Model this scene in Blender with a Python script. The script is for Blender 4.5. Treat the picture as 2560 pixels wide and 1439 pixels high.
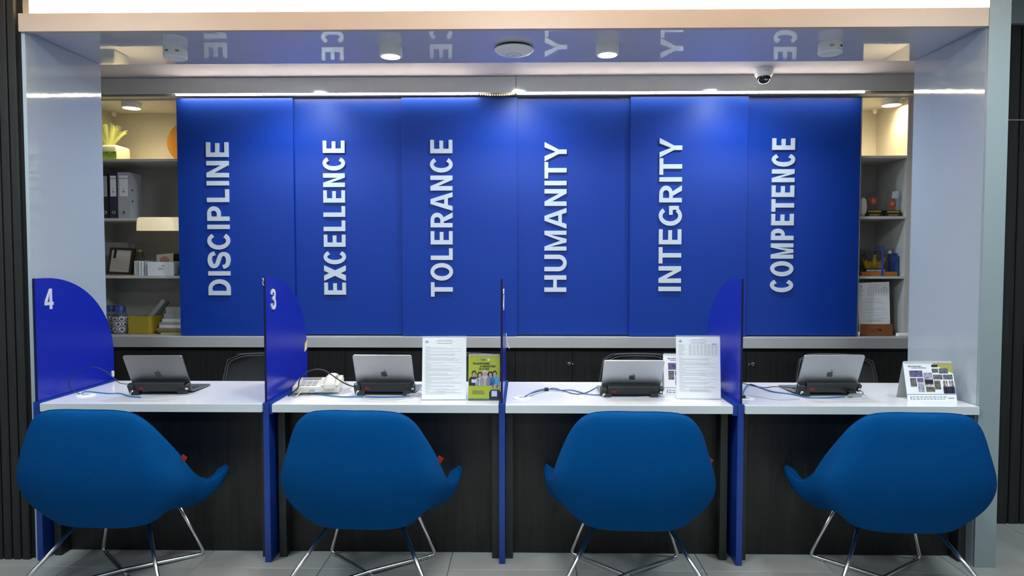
import bpy, bmesh, math, random
from mathutils import Vector, Matrix
random.seed(7)
for o in list(bpy.data.objects): bpy.data.objects.remove(o, do_unlink=True)
S = bpy.context.scene
C = S.collection
PI = math.pi

# ------------------------------------------------------------------ camera
F_PX, PITCH, YAW = 1700.0, 0.0403, 0.0164
CAM = Vector((2.2685, -3.1144, 1.4133))
cd = bpy.data.cameras.new('camera'); cd.sensor_width = 36.0; cd.lens = F_PX/2560*36.0
cd.clip_start = 0.05; cd.clip_end = 60
cam = bpy.data.objects.new('camera', cd); C.objects.link(cam)
cam.location = CAM; cam.rotation_euler = (PI/2-PITCH, 0, YAW)
S.camera = cam

# ------------------------------------------------------------------ world, light, exposure
W = bpy.data.worlds.new('world'); S.world = W; W.use_nodes = True
bg = W.node_tree.nodes['Background']; bg.inputs[0].default_value = (0.78, 0.90, 1.0, 1); bg.inputs[1].default_value = 0.15
def area(name, loc, size, energy, col, rot=(0, 0, 0), sy=None):
    l = bpy.data.lights.new(name, 'AREA'); l.energy = energy; l.color = col; l.size = size
    if sy: l.shape = 'RECTANGLE'; l.size_y = sy
    o = bpy.data.objects.new(name, l); C.objects.link(o); o.location = loc; o.rotation_euler = rot
    return o
# added unseen lights standing in for lobby lighting, by counter and over camera
LOBBY = 2.78
for i, (x, y) in enumerate(((0.1, -1.15), (2.25, -1.15), (4.4, -1.15), (0.1, -3.6), (2.25, -3.6), (4.4, -3.6))):
    area('added_lobby_light', (x, y, LOBBY-0.03), 0.6, 30.0 if y > -2 else 15.0, (0.82, 0.94, 1.0))
V = S.view_settings
V.view_transform = 'Standard'; V.look = 'None'; V.gamma = 1.0; V.use_curve_mapping = False
V.exposure = 0.3

# ------------------------------------------------------------------ pixel -> point on a real plane (layout aid only)
_R = cam.rotation_euler.to_matrix()
def at(u, v, **k):
    d = _R @ Vector(((u-1280)/F_PX, -(v-719.5)/F_PX, -1.0))
    (a, val), = k.items(); i = 'XYZ'.index(a)
    return CAM + d*((val-CAM[i])/d[i])

# ------------------------------------------------------------------ materials
MATS = {}
def mat(name, col, rough=0.5, metal=0.0, spec=0.5, emit=None, es=0.0, grain=None, bump=None, coat=0.0, sheen=0.0, trans=0.0):
    m = bpy.data.materials.new(name); m.use_nodes = True
    nt = m.node_tree; p = nt.nodes['Principled BSDF']
    def s(k, v):
        if k in p.inputs: p.inputs[k].default_value = v
    s('Base Color', (*col, 1)); s('Roughness', rough); s('Metallic', metal); s('Specular IOR Level', spec)
    s('Coat Weight', coat); s('Coat Roughness', 0.05); s('Sheen Weight', sheen); s('Transmission Weight', trans)
    if emit: s('Emission Color', (*emit, 1)); s('Emission Strength', es)
    if grain or bump:
        tc = nt.nodes.new('ShaderNodeTexCoord')
    if grain:                                     # grain = (scale xyz, amount 0..1, detail)
        mp = nt.nodes.new('ShaderNodeMapping'); mp.inputs['Scale'].default_value = grain[0]
        nt.links.new(tc.outputs['Object'], mp.inputs[0])
        n = nt.nodes.new('ShaderNodeTexNoise'); n.inputs['Scale'].default_value = 1.0; n.inputs['Detail'].default_value = grain[2]
        nt.links.new(mp.outputs[0], n.inputs['Vector'])
        r = nt.nodes.new('ShaderNodeValToRGB'); a = grain[1]
        r.color_ramp.elements[0].position = 0.3; r.color_ramp.elements[1].position = 0.7
        r.color_ramp.elements[0].color = (*[c*(1-a) for c in col], 1); r.color_ramp.elements[1].color = (*[min(1, c*(1+a)) for c in col], 1)
        nt.links.new(n.outputs['Fac'], r.inputs[0]); nt.links.new(r.outputs[0], p.inputs['Base Color'])
    if bump:                                      # bump = (scale, strength, distance)
        n = nt.nodes.new('ShaderNodeTexNoise'); n.inputs['Scale'].default_value = bump[0]; n.inputs['Detail'].default_value = 3
        nt.links.new(tc.outputs['Object'], n.inputs['Vector'])
        b = nt.nodes.new('ShaderNodeBump'); b.inputs['Strength'].default_value = bump[1]; b.inputs['Distance'].default_value = bump[2]
        nt.links.new(n.outputs['Fac'], b.inputs['Height']); nt.links.new(b.outputs[0], p.inputs['Normal'])
    MATS[name] = m
    return m
def clear(name, tint=(1, 1, 1), gloss=0.12):
    m = bpy.data.materials.new(name); m.use_nodes = True; nt = m.node_tree; nt.nodes.clear()
    o = nt.nodes.new('ShaderNodeOutputMaterial'); mx = nt.nodes.new('ShaderNodeMixShader'); t = nt.nodes.new('ShaderNodeBsdfTransparent')
    g = nt.nodes.new('ShaderNodeBsdfGlossy'); f = nt.nodes.new('ShaderNodeFresnel'); f.inputs[0].default_value = 1.45
    t.inputs[0].default_value = (*tint, 1); g.inputs['Roughness'].default_value = 0.03
    ge = nt.nodes.new('ShaderNodeNewGeometry'); inv = nt.nodes.new('ShaderNodeMath'); inv.operation = 'SUBTRACT'; inv.inputs[0].default_value = 1.0
    mu = nt.nodes.new('ShaderNodeMath'); mu.operation = 'MULTIPLY'; nt.links.new(ge.outputs['Backfacing'], inv.inputs[1])
    nt.links.new(f.outputs[0], mu.inputs[0]); nt.links.new(inv.outputs[0], mu.inputs[1])
    nt.links.new(mu.outputs[0], mx.inputs[0]); nt.links.new(t.outputs[0], mx.inputs[1]); nt.links.new(g.outputs[0], mx.inputs[2]); nt.links.new(mx.outputs[0], o.inputs[0])
    MATS[name] = m
mat('slat', (0.012, 0.012, 0.012), 0.75, grain=((40, 40, 3), 0.35, 4))
mat('slat_gap', (0.004, 0.004, 0.004), 0.9)
mat('gloss_white', (0.375, 0.432, 0.475), 0.05, spec=0.5, bump=(6, 0.10, 0.006))
mat('soffit_white', (0.56, 0.56, 0.62), 0.02, spec=0.9, bump=(9, 0.03, 0.003))
mat('header_warm_lit', (0.53, 0.42, 0.34), 0.45)  # neutral paint with the warm cove light tinted into its colour
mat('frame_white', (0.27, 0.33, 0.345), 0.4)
mat('ceiling_white', (0.84, 0.82, 0.84), 0.8)
mat('staff_ceiling', (0.54, 0.53, 0.58), 0.8)
mat('lobby_wall', (0.62, 0.62, 0.60), 0.8)
mat('wall_white', (0.72, 0.70, 0.66), 0.8)
mat('teal_wall', (0.22, 0.27, 0.28), 0.7)
mat('fascia', (0.66, 0.68, 0.69), 0.08, spec=0.5, bump=(6, 0.03, 0.003))
mat('laminate', (0.42, 0.42, 0.42), 0.35, grain=((2, 2, 2), 0.06, 3))
mat('shelf_grey', (0.62, 0.60, 0.56), 0.42)
mat('dark_wood', (0.0085, 0.0082, 0.008), 0.5, grain=((60, 60, 4), 0.6, 5))
mat('charcoal', (0.018, 0.0195, 0.0195), 0.5)
mat('blue_panel', (0.0026, 0.037, 0.295), 0.36, spec=0.4, bump=(300, 0.02, 0.001))
mat('blue_screen', (0.008, 0.020, 0.36), 0.22, spec=0.35)
mat('blue_edge', (0.004, 0.006, 0.05), 0.3)
mat('blue_base', (0.006, 0.040, 0.26), 0.35)
mat('letter_white', (0.62, 0.66, 0.72), 0.35)
mat('desk_white', (0.74, 0.74, 0.78), 0.14, spec=0.5)
mat('desk_edge', (0.62, 0.66, 0.67), 0.35)
mat('tile', (0.41, 0.415, 0.395), 0.42, grain=((3, 3, 3), 0.14, 5))
mat('grout', (0.10, 0.105, 0.10), 0.9)
mat('fabric', (0.0005, 0.054, 0.192), 0.95, spec=0.06, grain=((260, 260, 260), 0.10, 2), bump=(420, 0.25, 0.0015))
mat('fabric_seam', (0.0006, 0.04, 0.14), 0.95, spec=0.1)
mat('chrome', (0.76, 0.76, 0.75), 0.2, metal=1.0)
mat('clear_plastic_foot', (0.30, 0.31, 0.31), 0.25)
mat('red_label', (0.30, 0.012, 0.02), 0.7)
mat('black_plastic', (0.010, 0.011, 0.011), 0.42)
mat('black_leather', (0.016, 0.017, 0.018), 0.38, bump=(220, 0.2, 0.001))
mat('grey_seam', (0.07, 0.068, 0.065), 0.6)
mat('space_grey', (0.20, 0.205, 0.205), 0.38, metal=0.75)
mat('silver', (0.34, 0.36, 0.38), 0.36, metal=0.7)
mat('light_silver', (0.44, 0.48, 0.52), 0.36, metal=0.65)
mat('logo_dark', (0.06, 0.07, 0.075), 0.2, metal=0.5)
mat('screen_black', (0.006, 0.006, 0.008), 0.12)
mat('keys', (0.015, 0.015, 0.017), 0.5)
mat('paper', (0.86, 0.88, 0.91), 0.75)
mat('paper_grey', (0.45, 0.45, 0.45), 0.8)
mat('paper_warm', (0.62, 0.58, 0.50), 0.8)
mat('ink', (0.10, 0.11, 0.13), 0.8)
mat('ink_soft', (0.36, 0.37, 0.40), 0.8)
mat('ink_black', (0.015, 0.015, 0.018), 0.8)
mat('table_tint', (0.58, 0.58, 0.60), 0.8)
mat('cal_green', (0.36, 0.42, 0.035), 0.45)
mat('cal_teal', (0.05, 0.16, 0.13), 0.45)
mat('skin', (0.42, 0.30, 0.24), 0.7)
mat('pink_cloth', (0.55, 0.46, 0.47), 0.7)
mat('sky_cloth', (0.10, 0.30, 0.60), 0.7)
mat('white_cloth', (0.55, 0.60, 0.66), 0.7)
mat('navy_cloth', (0.015, 0.02, 0.045), 0.7)
mat('photo_violet', (0.13, 0.11, 0.24), 0.6, grain=((90, 90, 90), 0.6, 3))
mat('photo_grey', (0.12, 0.12, 0.125), 0.6, grain=((110, 110, 110), 0.8, 3))
mat('photo_brown', (0.14, 0.11, 0.09), 0.6, grain=((100, 100, 100), 0.7, 3))
mat('photo_pale', (0.38, 0.38, 0.46), 0.6, grain=((90, 90, 90), 0.5, 3))
mat('cal_gold', (0.42, 0.38, 0.10), 0.6)
mat('cream_plastic', (0.66, 0.64, 0.58), 0.38)
mat('cream_dark', (0.20, 0.19, 0.17), 0.6)
mat('cable_blue', (0.035, 0.16, 0.42), 0.4)
mat('cable_black', (0.012, 0.012, 0.013), 0.4)
mat('cable_cream', (0.58, 0.54, 0.36), 0.5)
mat('cable_white', (0.60, 0.62, 0.63), 0.4)
mat('note_yellow', (0.70, 0.60, 0.30), 0.8)
mat('white_plastic', (0.84, 0.86, 0.85), 0.35)
mat('off_white', (0.40, 0.42, 0.42), 0.5)
mat('binder_navy', (0.018, 0.026, 0.065), 0.55)
mat('binder_grey', (0.44, 0.44, 0.46), 0.5)
mat('binder_black', (0.012, 0.012, 0.016), 0.5)
mat('lamp_cream', (0.72, 0.66, 0.48), 0.7, emit=(1.0, 0.80, 0.46), es=0.35)
mat('yellow_card', (0.46, 0.33, 0.025), 0.6)
mat('orange_oval', (0.80, 0.36, 0.04), 0.5)
mat('manila', (0.40, 0.26, 0.12), 0.8)
mat('pale_yellow', (0.52, 0.52, 0.16), 0.7)
mat('green_pack', (0.20, 0.36, 0.05), 0.5, grain=((40, 40, 40), 0.4, 3))
mat('pack_white', (0.74, 0.76, 0.58), 0.45)
mat('gold', (0.60, 0.36, 0.04), 0.35, metal=0.6)
mat('gold_yellow', (0.55, 0.32, 0.01), 0.45)
mat('emblem_red', (0.40, 0.05, 0.02), 0.5)
mat('orange_wood', (0.42, 0.14, 0.02), 0.5)
mat('box_wood', (0.25, 0.085, 0.022), 0.45, grain=((6, 6, 60), 0.25, 4))
mat('burnt', (0.07, 0.020, 0.006), 0.7)
mat('ribbon_blue', (0.04, 0.07, 0.34), 0.4)
mat('blue_card', (0.02, 0.10, 0.34), 0.5)
mat('teal_card', (0.03, 0.16, 0.18), 0.5)
mat('dome_dark', (0.012, 0.012, 0.014), 0.06)
mat('frame_black', (0.010, 0.010, 0.010), 0.35)
mat('rose', (0.45, 0.25, 0.20), 0.7)
mat('heart', (0.10, 0.05, 0.05), 0.6)
mat('alu', (0.50, 0.48, 0.44), 0.35, metal=0.8)
mat('white_gloss_wire', (0.75, 0.75, 0.72), 0.4)
mat('lens_warm', (1, 0.9, 0.7), 0.5, emit=(1.0, 0.80, 0.48), es=26.0)
mat('lens_shelf', (1, 0.9, 0.7), 0.5, emit=(1.0, 0.82, 0.50), es=22.0)
mat('lens_cool', (1, 1, 1), 0.5, emit=(0.72, 0.88, 1.0), es=30.0)
mat('led_bead', (1, 0.95, 0.85), 0.5, emit=(1.0, 0.80, 0.50), es=14.0)
mat('led', (1, 0.95, 0.85), 0.5, emit=(1.0, 0.85, 0.66), es=65.0)
mat('led_cove', (1, 0.95, 0.85), 0.5, emit=(1.0, 0.74, 0.46), es=170.0)
mat('led_tape', (0.30, 0.22, 0.10), 0.6)
mat('cove_white', (0.85, 0.82, 0.76), 0.8)
def veil(name, col, k):
    m = mat(name, col, 0.6); nt = m.node_tree; p = nt.nodes['Principled BSDF']; o = nt.nodes['Material Output']
    t = nt.nodes.new('ShaderNodeBsdfTransparent'); mx = nt.nodes.new('ShaderNodeMixShader'); mx.inputs[0].default_value = k
    nt.links.new(t.outputs[0], mx.inputs[1]); nt.links.new(p.outputs[0], mx.inputs[2]); nt.links.new(mx.outputs[0], o.inputs[0])
veil('tulle', (0.72, 0.78, 0.30), 0.45)
clear('acrylic'); clear('clear_box', (0.93, 0.95, 0.98)); clear('clear_jar', (0.80, 0.84, 0.88)); clear('cellophane', (0.95, 0.97, 0.88))

# ------------------------------------------------------------------ mesh helpers
def BM(): return bmesh.new()
def box(bm, x0, x1, y0, y1, z0, z1, M=None):
    vs = [bm.verts.new(((x0, x1)[i & 1], (y0, y1)[i >> 1 & 1], (z0, z1)[i >> 2])) for i in range(8)]
    for f in ((0, 2, 3, 1), (4, 5, 7, 6), (0, 1, 5, 4), (2, 6, 7, 3), (0, 4, 6, 2), (1, 3, 7, 5)): bm.faces.new([vs[i] for i in f])
    if M is not None: bmesh.ops.transform(bm, matrix=M, verts=vs)
    return vs
def bevelled(x0, x1, y0, y1, z0, z1, w=0.003, seg=2):
    bm = BM(); box(bm, x0, x1, y0, y1, z0, z1)
    bmesh.ops.bevel(bm, geom=bm.edges[:], offset=w, segments=seg, affect='EDGES', profile=0.5)
    return bm
def prism(bm, pts, t0, t1, ax='Y'):
    """2D outline (a, b) extruded from t0 to t1 along ax; (a,b) = (x,z) for Y, (y,z) for X, (x,y) for Z"""
    def P(a, b, t): return (a, t, b) if ax == 'Y' else ((t, a, b) if ax == 'X' else (a, b, t))
    A = [bm.verts.new(P(a, b, t0)) for a, b in pts]; B = [bm.verts.new(P(a, b, t1)) for a, b in pts]
    n = len(pts)
    fs = [bm.faces.new(A), bm.faces.new(B[::-1])]
    for i in range(n): fs.append(bm.faces.new((A[i], B[i], B[(i+1) % n], A[(i+1) % n])))
    return fs
def lathe(bm, prof, seg=24, c=(0, 0, 0), M=None):
    """profile (r, z) turned about the z axis through c"""
    rings = []; new = []
    for r, z in prof:
        if r < 1e-6: v = [bm.verts.new((c[0], c[1], c[2]+z))]; rings.append(v); new += v
        else:
            v = [bm.verts.new((c[0]+r*math.cos(2*PI*i/seg), c[1]+r*math.sin(2*PI*i/seg), c[2]+z)) for i in range(seg)]; rings.append(v); new += v
    for a, b in zip(rings, rings[1:]):
        for i in range(seg):
            j = (i+1) % seg
            if len(a) == 1 and len(b) == 1: continue
            if len(a) == 1: bm.faces.new((a[0], b[i], b[j]))
            elif len(b) == 1: bm.faces.new((a[i], b[0], a[j]))
            else: bm.faces.new((a[i], b[i], b[j], a[j]))
    if M is not None: bmesh.ops.transform(bm, matrix=M, verts=new)
def cr(p0, p1, p2, p3, t):
    return 0.5*((2*p1)+(p2-p0)*t+(2*p0-5*p1+4*p2-p3)*t*t+(3*p1-p0-3*p2+p3)*t**3)
def spline(pts, n=6):
    pts = [Vector(p) for p in pts]; out = []
    for i in range(len(pts)-1):
        a, b = pts[max(i-1, 0)], pts[min(i+2, len(pts)-1)]
        for k in range(n): out.append(cr(a, pts[i], pts[i+1], b, k/n))
    return out+[pts[-1]]
def tube(bm, pts, r, seg=8, caps=True):
    pts = [Vector(p) for p in pts]; n = len(pts); rings = []; N = None
    for i, p in enumerate(pts):
        t = (pts[min(i+1, n-1)]-pts[max(i-1, 0)]).normalized()
        if N is None:
            N = t.orthogonal().normalized()
        else:
            N = (N-t*N.dot(t)); N = N.normalized() if N.length > 1e-6 else t.orthogonal().normalized()
        B = t.cross(N)
        rings.append([bm.verts.new(p+(N*math.cos(2*PI*k/seg)+B*math.sin(2*PI*k/seg))*r) for k in range(seg)])
    for a, b in zip(rings, rings[1:]):
        for k in range(seg): bm.faces.new((a[k], a[(k+1) % seg], b[(k+1) % seg], b[k]))
    if caps: bm.faces.new(rings[0][::-1]); bm.faces.new(rings[-1])
def rrect(x0, x1, z0, z1, r, n=5, corners=(1, 1, 1, 1)):
    """rounded rectangle outline, counter-clockwise from lower left"""
    out = []
    for k, (cx, cz, a0) in enumerate(((x0+r, z0+r, PI), (x1-r, z0+r, 1.5*PI), (x1-r, z1-r, 0), (x0+r, z1-r, PI/2))):
        if corners[k]: out += [(cx+r*math.cos(a0+PI/2*i/n), cz+r*math.sin(a0+PI/2*i/n)) for i in range(n+1)]
        else: out.append(((x0, x1, x1, x0)[k], (z0, z0, z1, z1)[k]))
    return out
def obj(name, bm, m, parent=None, M=None, smooth=False, world=False, angle=None):
    if M is not None: bmesh.ops.transform(bm, matrix=M, verts=bm.verts[:])
    if world and parent is not None: bmesh.ops.translate(bm, vec=-parent.location, verts=bm.verts[:])
    bmesh.ops.recalc_face_normals(bm, faces=bm.faces[:])
    me = bpy.data.meshes.new(name); bm.to_mesh(me); bm.free()
    if smooth:
        for p in me.polygons: p.use_smooth = True
        if angle: me.set_sharp_from_angle(angle=angle)
    me.materials.append(MATS[m])
    o = bpy.data.objects.new(name, me); C.objects.link(o)
    if parent is not None: o.parent = parent
    return o
def tag(o, label, cat, group=None):
    o['label'] = label; o['category'] = cat
    if group: o['group'] = group
    return o
def thing(name, label, cat, loc=(0, 0, 0), rz=0, group=None):
    o = bpy.data.objects.new(name, None); C.objects.link(o); o.empty_display_size = 0.05
    o.location = loc; o.rotation_euler = (0, 0, rz)
    return tag(o, label, cat, group)
def struct(name, bm, m, parent=None, **k):
    o = obj(name, bm, m, parent, **k)
    if parent is None: o['kind'] = 'structure'
    return o
def sbox(name, x0, x1, y0, y1, z0, z1, m, parent=None):
    bm = BM(); box(bm, x0, x1, y0, y1, z0, z1); return struct(name, bm, m, parent)
def cbox(name, x0, x1, y0, y1, z0, z1, m, parent, bev=0.0, world=True):
    bm = bevelled(x0, x1, y0, y1, z0, z1, bev) if bev else BM()
    if not bev: box(bm, x0, x1, y0, y1, z0, z1)
    return obj(name, bm, m, parent, world=world)
def copy_tree(o, parent=None):
    c = o.copy(); C.objects.link(c); c.parent = parent
    for ch in o.children: copy_tree(ch, c)
    return c

# ------------------------------------------------------------------ letter shapes (heavy sans capitals)
def arcstrip(bm, cx, cy, rx, ry, tx, ty, a0, a1, T, n=18):
    """band between an outer ellipse and an inner one"""
    for i in range(n):
        p, q = math.radians(a0+(a1-a0)*i/n), math.radians(a0+(a1-a0)*(i+1)/n)
        o = [(cx+rx*math.cos(p), cy+ry*math.sin(p)), (cx+rx*math.cos(q), cy+ry*math.sin(q)),
             (cx+(rx-tx)*math.cos(q), cy+(ry-ty)*math.sin(q)), (cx+(rx-tx)*math.cos(p), cy+(ry-ty)*math.sin(p))]
        T(o)
def glyph(ch, w, T, s=0.20, a=0.165):
    """outline pieces of a capital of height 1 and width w, handed to T(points)"""
    R = lambda x0, x1, y0, y1: T([(x0, y0), (x1, y0), (x1, y1), (x0, y1)])
    A = lambda *k, **q: arcstrip(None, *k, T, **q)
    m = w/2
    if ch == 'I': R(0, s, 0, 1)
    elif ch == 'L': R(0, s, 0, 1); R(s, w, 0, a)
    elif ch == 'E': R(0, s, 0, 1); R(s, w, 0, a); R(s, w, 1-a, 1); R(s, w*0.94, 0.42, 0.42+a)
    elif ch == 'F': R(0, s, 0, 1); R(s, w, 1-a, 1); R(s, w*0.9, 0.42, 0.42+a)
    elif ch == 'T': R(0, w, 1-a, 1); R(m-s/2, m+s/2, 0, 1-a)
    elif ch == 'H': R(0, s, 0, 1); R(w-s, w, 0, 1); R(s, w-s, 0.43, 0.43+a)
    elif ch == 'N': R(0, s, 0, 1); R(w-s, w, 0, 1); T([(s*0.98, 1), (s, 0.66), (w-s*0.98, 0), (w-s, 0.34)])
    elif ch == 'M':
        R(0, s*0.93, 0, 1); R(w-s*0.93, w, 0, 1)
        T([(s*0.93, 1), (s*0.93, 0.72), (m-s*0.42, 0), (m, 0), (m, 0.28)]); T([(w-s*0.93, 1), (m, 0.28), (m, 0), (m+s*0.42, 0), (w-s*0.93, 0.72)])
    elif ch == 'X': d = s*1.25; T([(0, 0), (d, 0), (w, 1), (w-d, 1)]); T([(w-d, 0), (w, 0), (d, 1), (0, 1)])
    elif ch == 'Y': d = s*1.18; R(m-s/2, m+s/2, 0, 0.42); T([(0, 1), (m-s/2, 0.36), (m, 0.5), (d, 1)]); T([(w, 1), (w-d, 1), (m, 0.5), (m+s/2, 0.36)]); T([(m-s/2, 0.36), (m+s/2, 0.36), (m, 0.52)])
    elif ch == 'A': d = s*1.08; T([(0, 0), (d, 0), (m+s*0.05, 0.86), (m-s*0.55, 1), (m-s*0.56, 1)][:4]); T([(w-d, 0), (w, 0), (m+s*0.55, 1), (m-s*0.05, 0.86)]); T([(m-s*0.55, 1), (m, 0.80), (m+s*0.55, 1)]); R(w*0.24, w*0.76, 0.21, 0.21+a)
    elif ch == 'U': R(0, s, 0.36, 1); R(w-s, w, 0.36, 1); A(m, 0.36, m, 0.375, s, a, 180, 360)
    elif ch == 'D': r = w-0.4*w; R(0, s, 0, 1); R(s, 0.4*w, 0, a); R(s, 0.4*w, 1-a, 1); A(0.4*w, 0.5, r, 0.5, s, a, -90, 90)
    elif ch in 'PR':
        h = 0.60; R(0, s, 0, 1); R(s, 0.5*w, 1-a, 1); R(s, 0.5*w, 1-h, 1-h+a*0.95); A(0.5*w, 1-h/2, 0.5*w, h/2, s, a*0.95, -90, 90)
        if ch == 'R': T([(0.38*w, 1-h+0.02), (0.38*w+s*1.0, 1-h+0.02), (w*1.02, 0), (w*1.02-s*1.2, 0)])
    elif ch == 'B': R(0, s, 0, 1); R(s, 0.55*w, 1-a, 1); R(s, 0.55*w, 0.44, 0.44+a); R(s, 0.55*w, 0, a); A(0.55*w, 0.77, 0.4*w, 0.23, s, a, -90, 90); A(0.55*w, 0.28, 0.45*w, 0.30, s, a, -90, 90)
    elif ch == 'O': A(m, 0.5, m, 0.515, s, a, 0, 360, n=32)
    elif ch == 'C': A(m, 0.5, m, 0.515, s, a, 40, 320, n=28)
    elif ch == 'G': A(m, 0.5, m, 0.515, s, a, 42, 318, n=28); R(w*0.55, w, 0.40, 0.40+a*0.95); R(w-s*0.9, w, 0.13, 0.42)
    elif ch in 'S3':
        if ch == 'S':
            c = [(0.93, 0.70), (0.82, 0.86), (0.52, 0.925), (0.22, 0.86), (0.125, 0.73), (0.22, 0.60), (0.5, 0.515), (0.80, 0.42), (0.885, 0.28), (0.78, 0.13), (0.48, 0.075), (0.18, 0.14), (0.075, 0.31)]
        else:
            c = [(0.12, 0.74), (0.24, 0.88), (0.50, 0.925), (0.76, 0.86), (0.84, 0.73), (0.74, 0.58), (0.45, 0.53), (0.74, 0.47), (0.88, 0.29), (0.77, 0.12), (0.48, 0.075), (0.2, 0.13), (0.10, 0.29)]
        pts = spline([(x*w, y, 0) for x, y in c], 5); L = []; Rr = []; t = s*0.46
        for i, p in enumerate(pts):
            d = (pts[min(i+1, len(pts)-1)]-pts[max(i-1, 0)]).normalized(); nrm = Vector((-d.y, d.x, 0))*t
            L.append((p+nrm).to_2d()); Rr.append((p-nrm).to_2d())
        for i in range(len(pts)-1): T([L[i], L[i+1], Rr[i+1], Rr[i]])
    elif ch == '4': R(w*0.56, w*0.56+s, 0, 1); R(0, w, 0.20, 0.20+a); T([(0, 0.365), (s*1.05, 0.365), (w*0.56+0.01, 0.80), (w*0.56+0.01, 1)])
    elif ch == '2':
        arcstrip(None, m, 0.71, m, 0.30, s, a, 0, 165, T); R(0, w, 0, a)
        T([(0, a), (s*1.25, a), (w, 0.71), (w-s, 0.71)])
ADV = dict(zip('DISCPLNEXTORAHUMYGFB', (.722, .278, .667, .722, .667, .611, .722, .667, .667, .611, .778, .722, .722, .722, .722, .833, .667, .778, .611, .722)))
BEAR = dict(zip('DISCPLNEXTORAHUMYGFB', (.073, .066, .045, .046, .073, .077, .070, .073, .0, .021, .044, .073, .0, .071, .070, .070, .0, .046, .073, .073)))
def letter_mesh(ch, w, cap, depth):
    """capital lying in the XZ plane, running up the wall: letter x -> world z, letter up -> world -x"""
    bm = BM()
    q = [0]
    def T(p): q[0] += 1; prism(bm, [(-y*cap, x*cap) for x, y in p], 0, -depth-0.00003*q[0], 'Y')
    glyph(ch, w, T); return bm

# ------------------------------------------------------------------ floor: slab + tiles
sbox('floor', -3.0, 8.0, -6.0, 2.2, -0.06, -0.008, 'grout')
FLOOR = bpy.data.objects['floor']
tm = None; T0, TY = 0.757-0.585*5, -0.058-0.585*8
for i in range(14):
    for j in range(11):
        x0, y0 = T0+0.585*i, TY+0.585*j
        if tm is None:
            bm = bevelled(0.0015, 0.5835, 0.0015, 0.5835, -0.009, 0.0, 0.0012, 1); o = obj('tile', bm, 'tile', FLOOR); tm = o.data
        else: o = bpy.data.objects.new('tile', tm); C.objects.link(o); o.parent = FLOOR
        o.location = (x0, y0, 0)

# ------------------------------------------------------------------ slatted black walls
def slat_wall(name, x0, x1, yf, z0, z1, pitch, first, backx=None):
    wl = sbox(name, *(backx or (x0, x1)), yf+0.02, yf+0.06, z0, z1, 'slat_gap')
    bm = BM(); prism(bm, [(0, 0), (pitch-0.007, 0), (pitch-0.007, 0.018), (pitch-0.011, 0.022), (0.004, 0.022), (0, 0.018)], z0, z1, 'Z'); me = None
    x = first
    while x+pitch-0.007 < x1:
        if me is None: o = obj('slat', bm, 'slat', wl); me = o.data
        else: o = bpy.data.objects.new('slat', me); C.objects.link(o); o.parent = wl
        o.location = (x, yf+0.022, 0); o.scale = (1, -1, 1)
        x += pitch
    return wl
slat_wall('wall_left', -1.41, -0.039, 0.012, 0.0, LOBBY, 0.0435, -1.407)
slat_wall('wall_right', 4.452, 6.4, 0.53, 0.0, 2.640, 0.0605, 4.455)
bm = BM(); box(bm, 4.452, 6.4, 0.524, 0.53, 2.146, 2.152); obj('trim_strip', bm, 'alu', bpy.data.objects['wall_right'])
sbox('wall_bulkhead', 4.452, 6.4, 0.50, 0.60, 2.640, LOBBY, 'teal_wall')

# ------------------------------------------------------------------ portal: jambs, soffit, header, light cove
XL, XR, YP0, YP1, ZS = -0.0205, 4.346, 0.016, 0.576, 2.4727
sbox('trim_1', -0.038, XL, YP0, YP1, 0.0, ZS, 'gloss_white')
t2 = sbox('trim_2', XR+0.002, 4.444, 0.0, YP1, 0.0, LOBBY, 'frame_white')
cbox('inner_face', XR, XR+0.002, YP0, YP1, 0.0, ZS, 'gloss_white', t2)
hd = sbox('trim_3', -0.038, XR, 0.0, 0.028, ZS-0.014, 2.540, 'header_warm_lit')
cbox('soffit_panel', -0.0375, XR-0.0005, 0.0282, YP1, ZS, ZS+0.015, 'soffit_white', hd)
cbox('cove_shelf', -0.35, XR-0.0005, 0.0601, 0.20, 2.510, 2.520, 'cove_white', hd)
sbox('wall_cove', -0.35, XR, 0.20, 0.22, 2.5205, LOBBY, 'cove_white')
sbox('wall_lobby', -3.0, 8.0, -6.05, -6.0, -0.06, LOBBY+0.05, 'lobby_wall')  # unseen rear wall, added for grey reflections in the chrome and frontal light
sbox('ceiling', -3.0, 8.0, -6.0, 0.20, LOBBY, LOBBY+0.05, 'ceiling_white')
led = thing('cove_light', 'warm strip light lying behind the header of the white portal', 'strip light', (2.16, 0.09, 2.5205))
cbox('housing', -0.2, XR-0.02, 0.08, 0.10, 2.5205, 2.5245, 'alu', led); cbox('diffuser', -0.2, XR-0.02, 0.081, 0.099, 2.5246, 2.530, 'led_cove', led)
bm = BM(); tube(bm, spline([(4.315, 0.195, 2.60), (4.312, 0.19, 2.575), (4.302, 0.185, 2.55), (4.30, 0.17, 2.528)], 6), 0.003)
tag(obj('loose_cable', bm, 'led_tape', smooth=True), 'short brown cable end in the right end of the bright light cove', 'cable')

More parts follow.
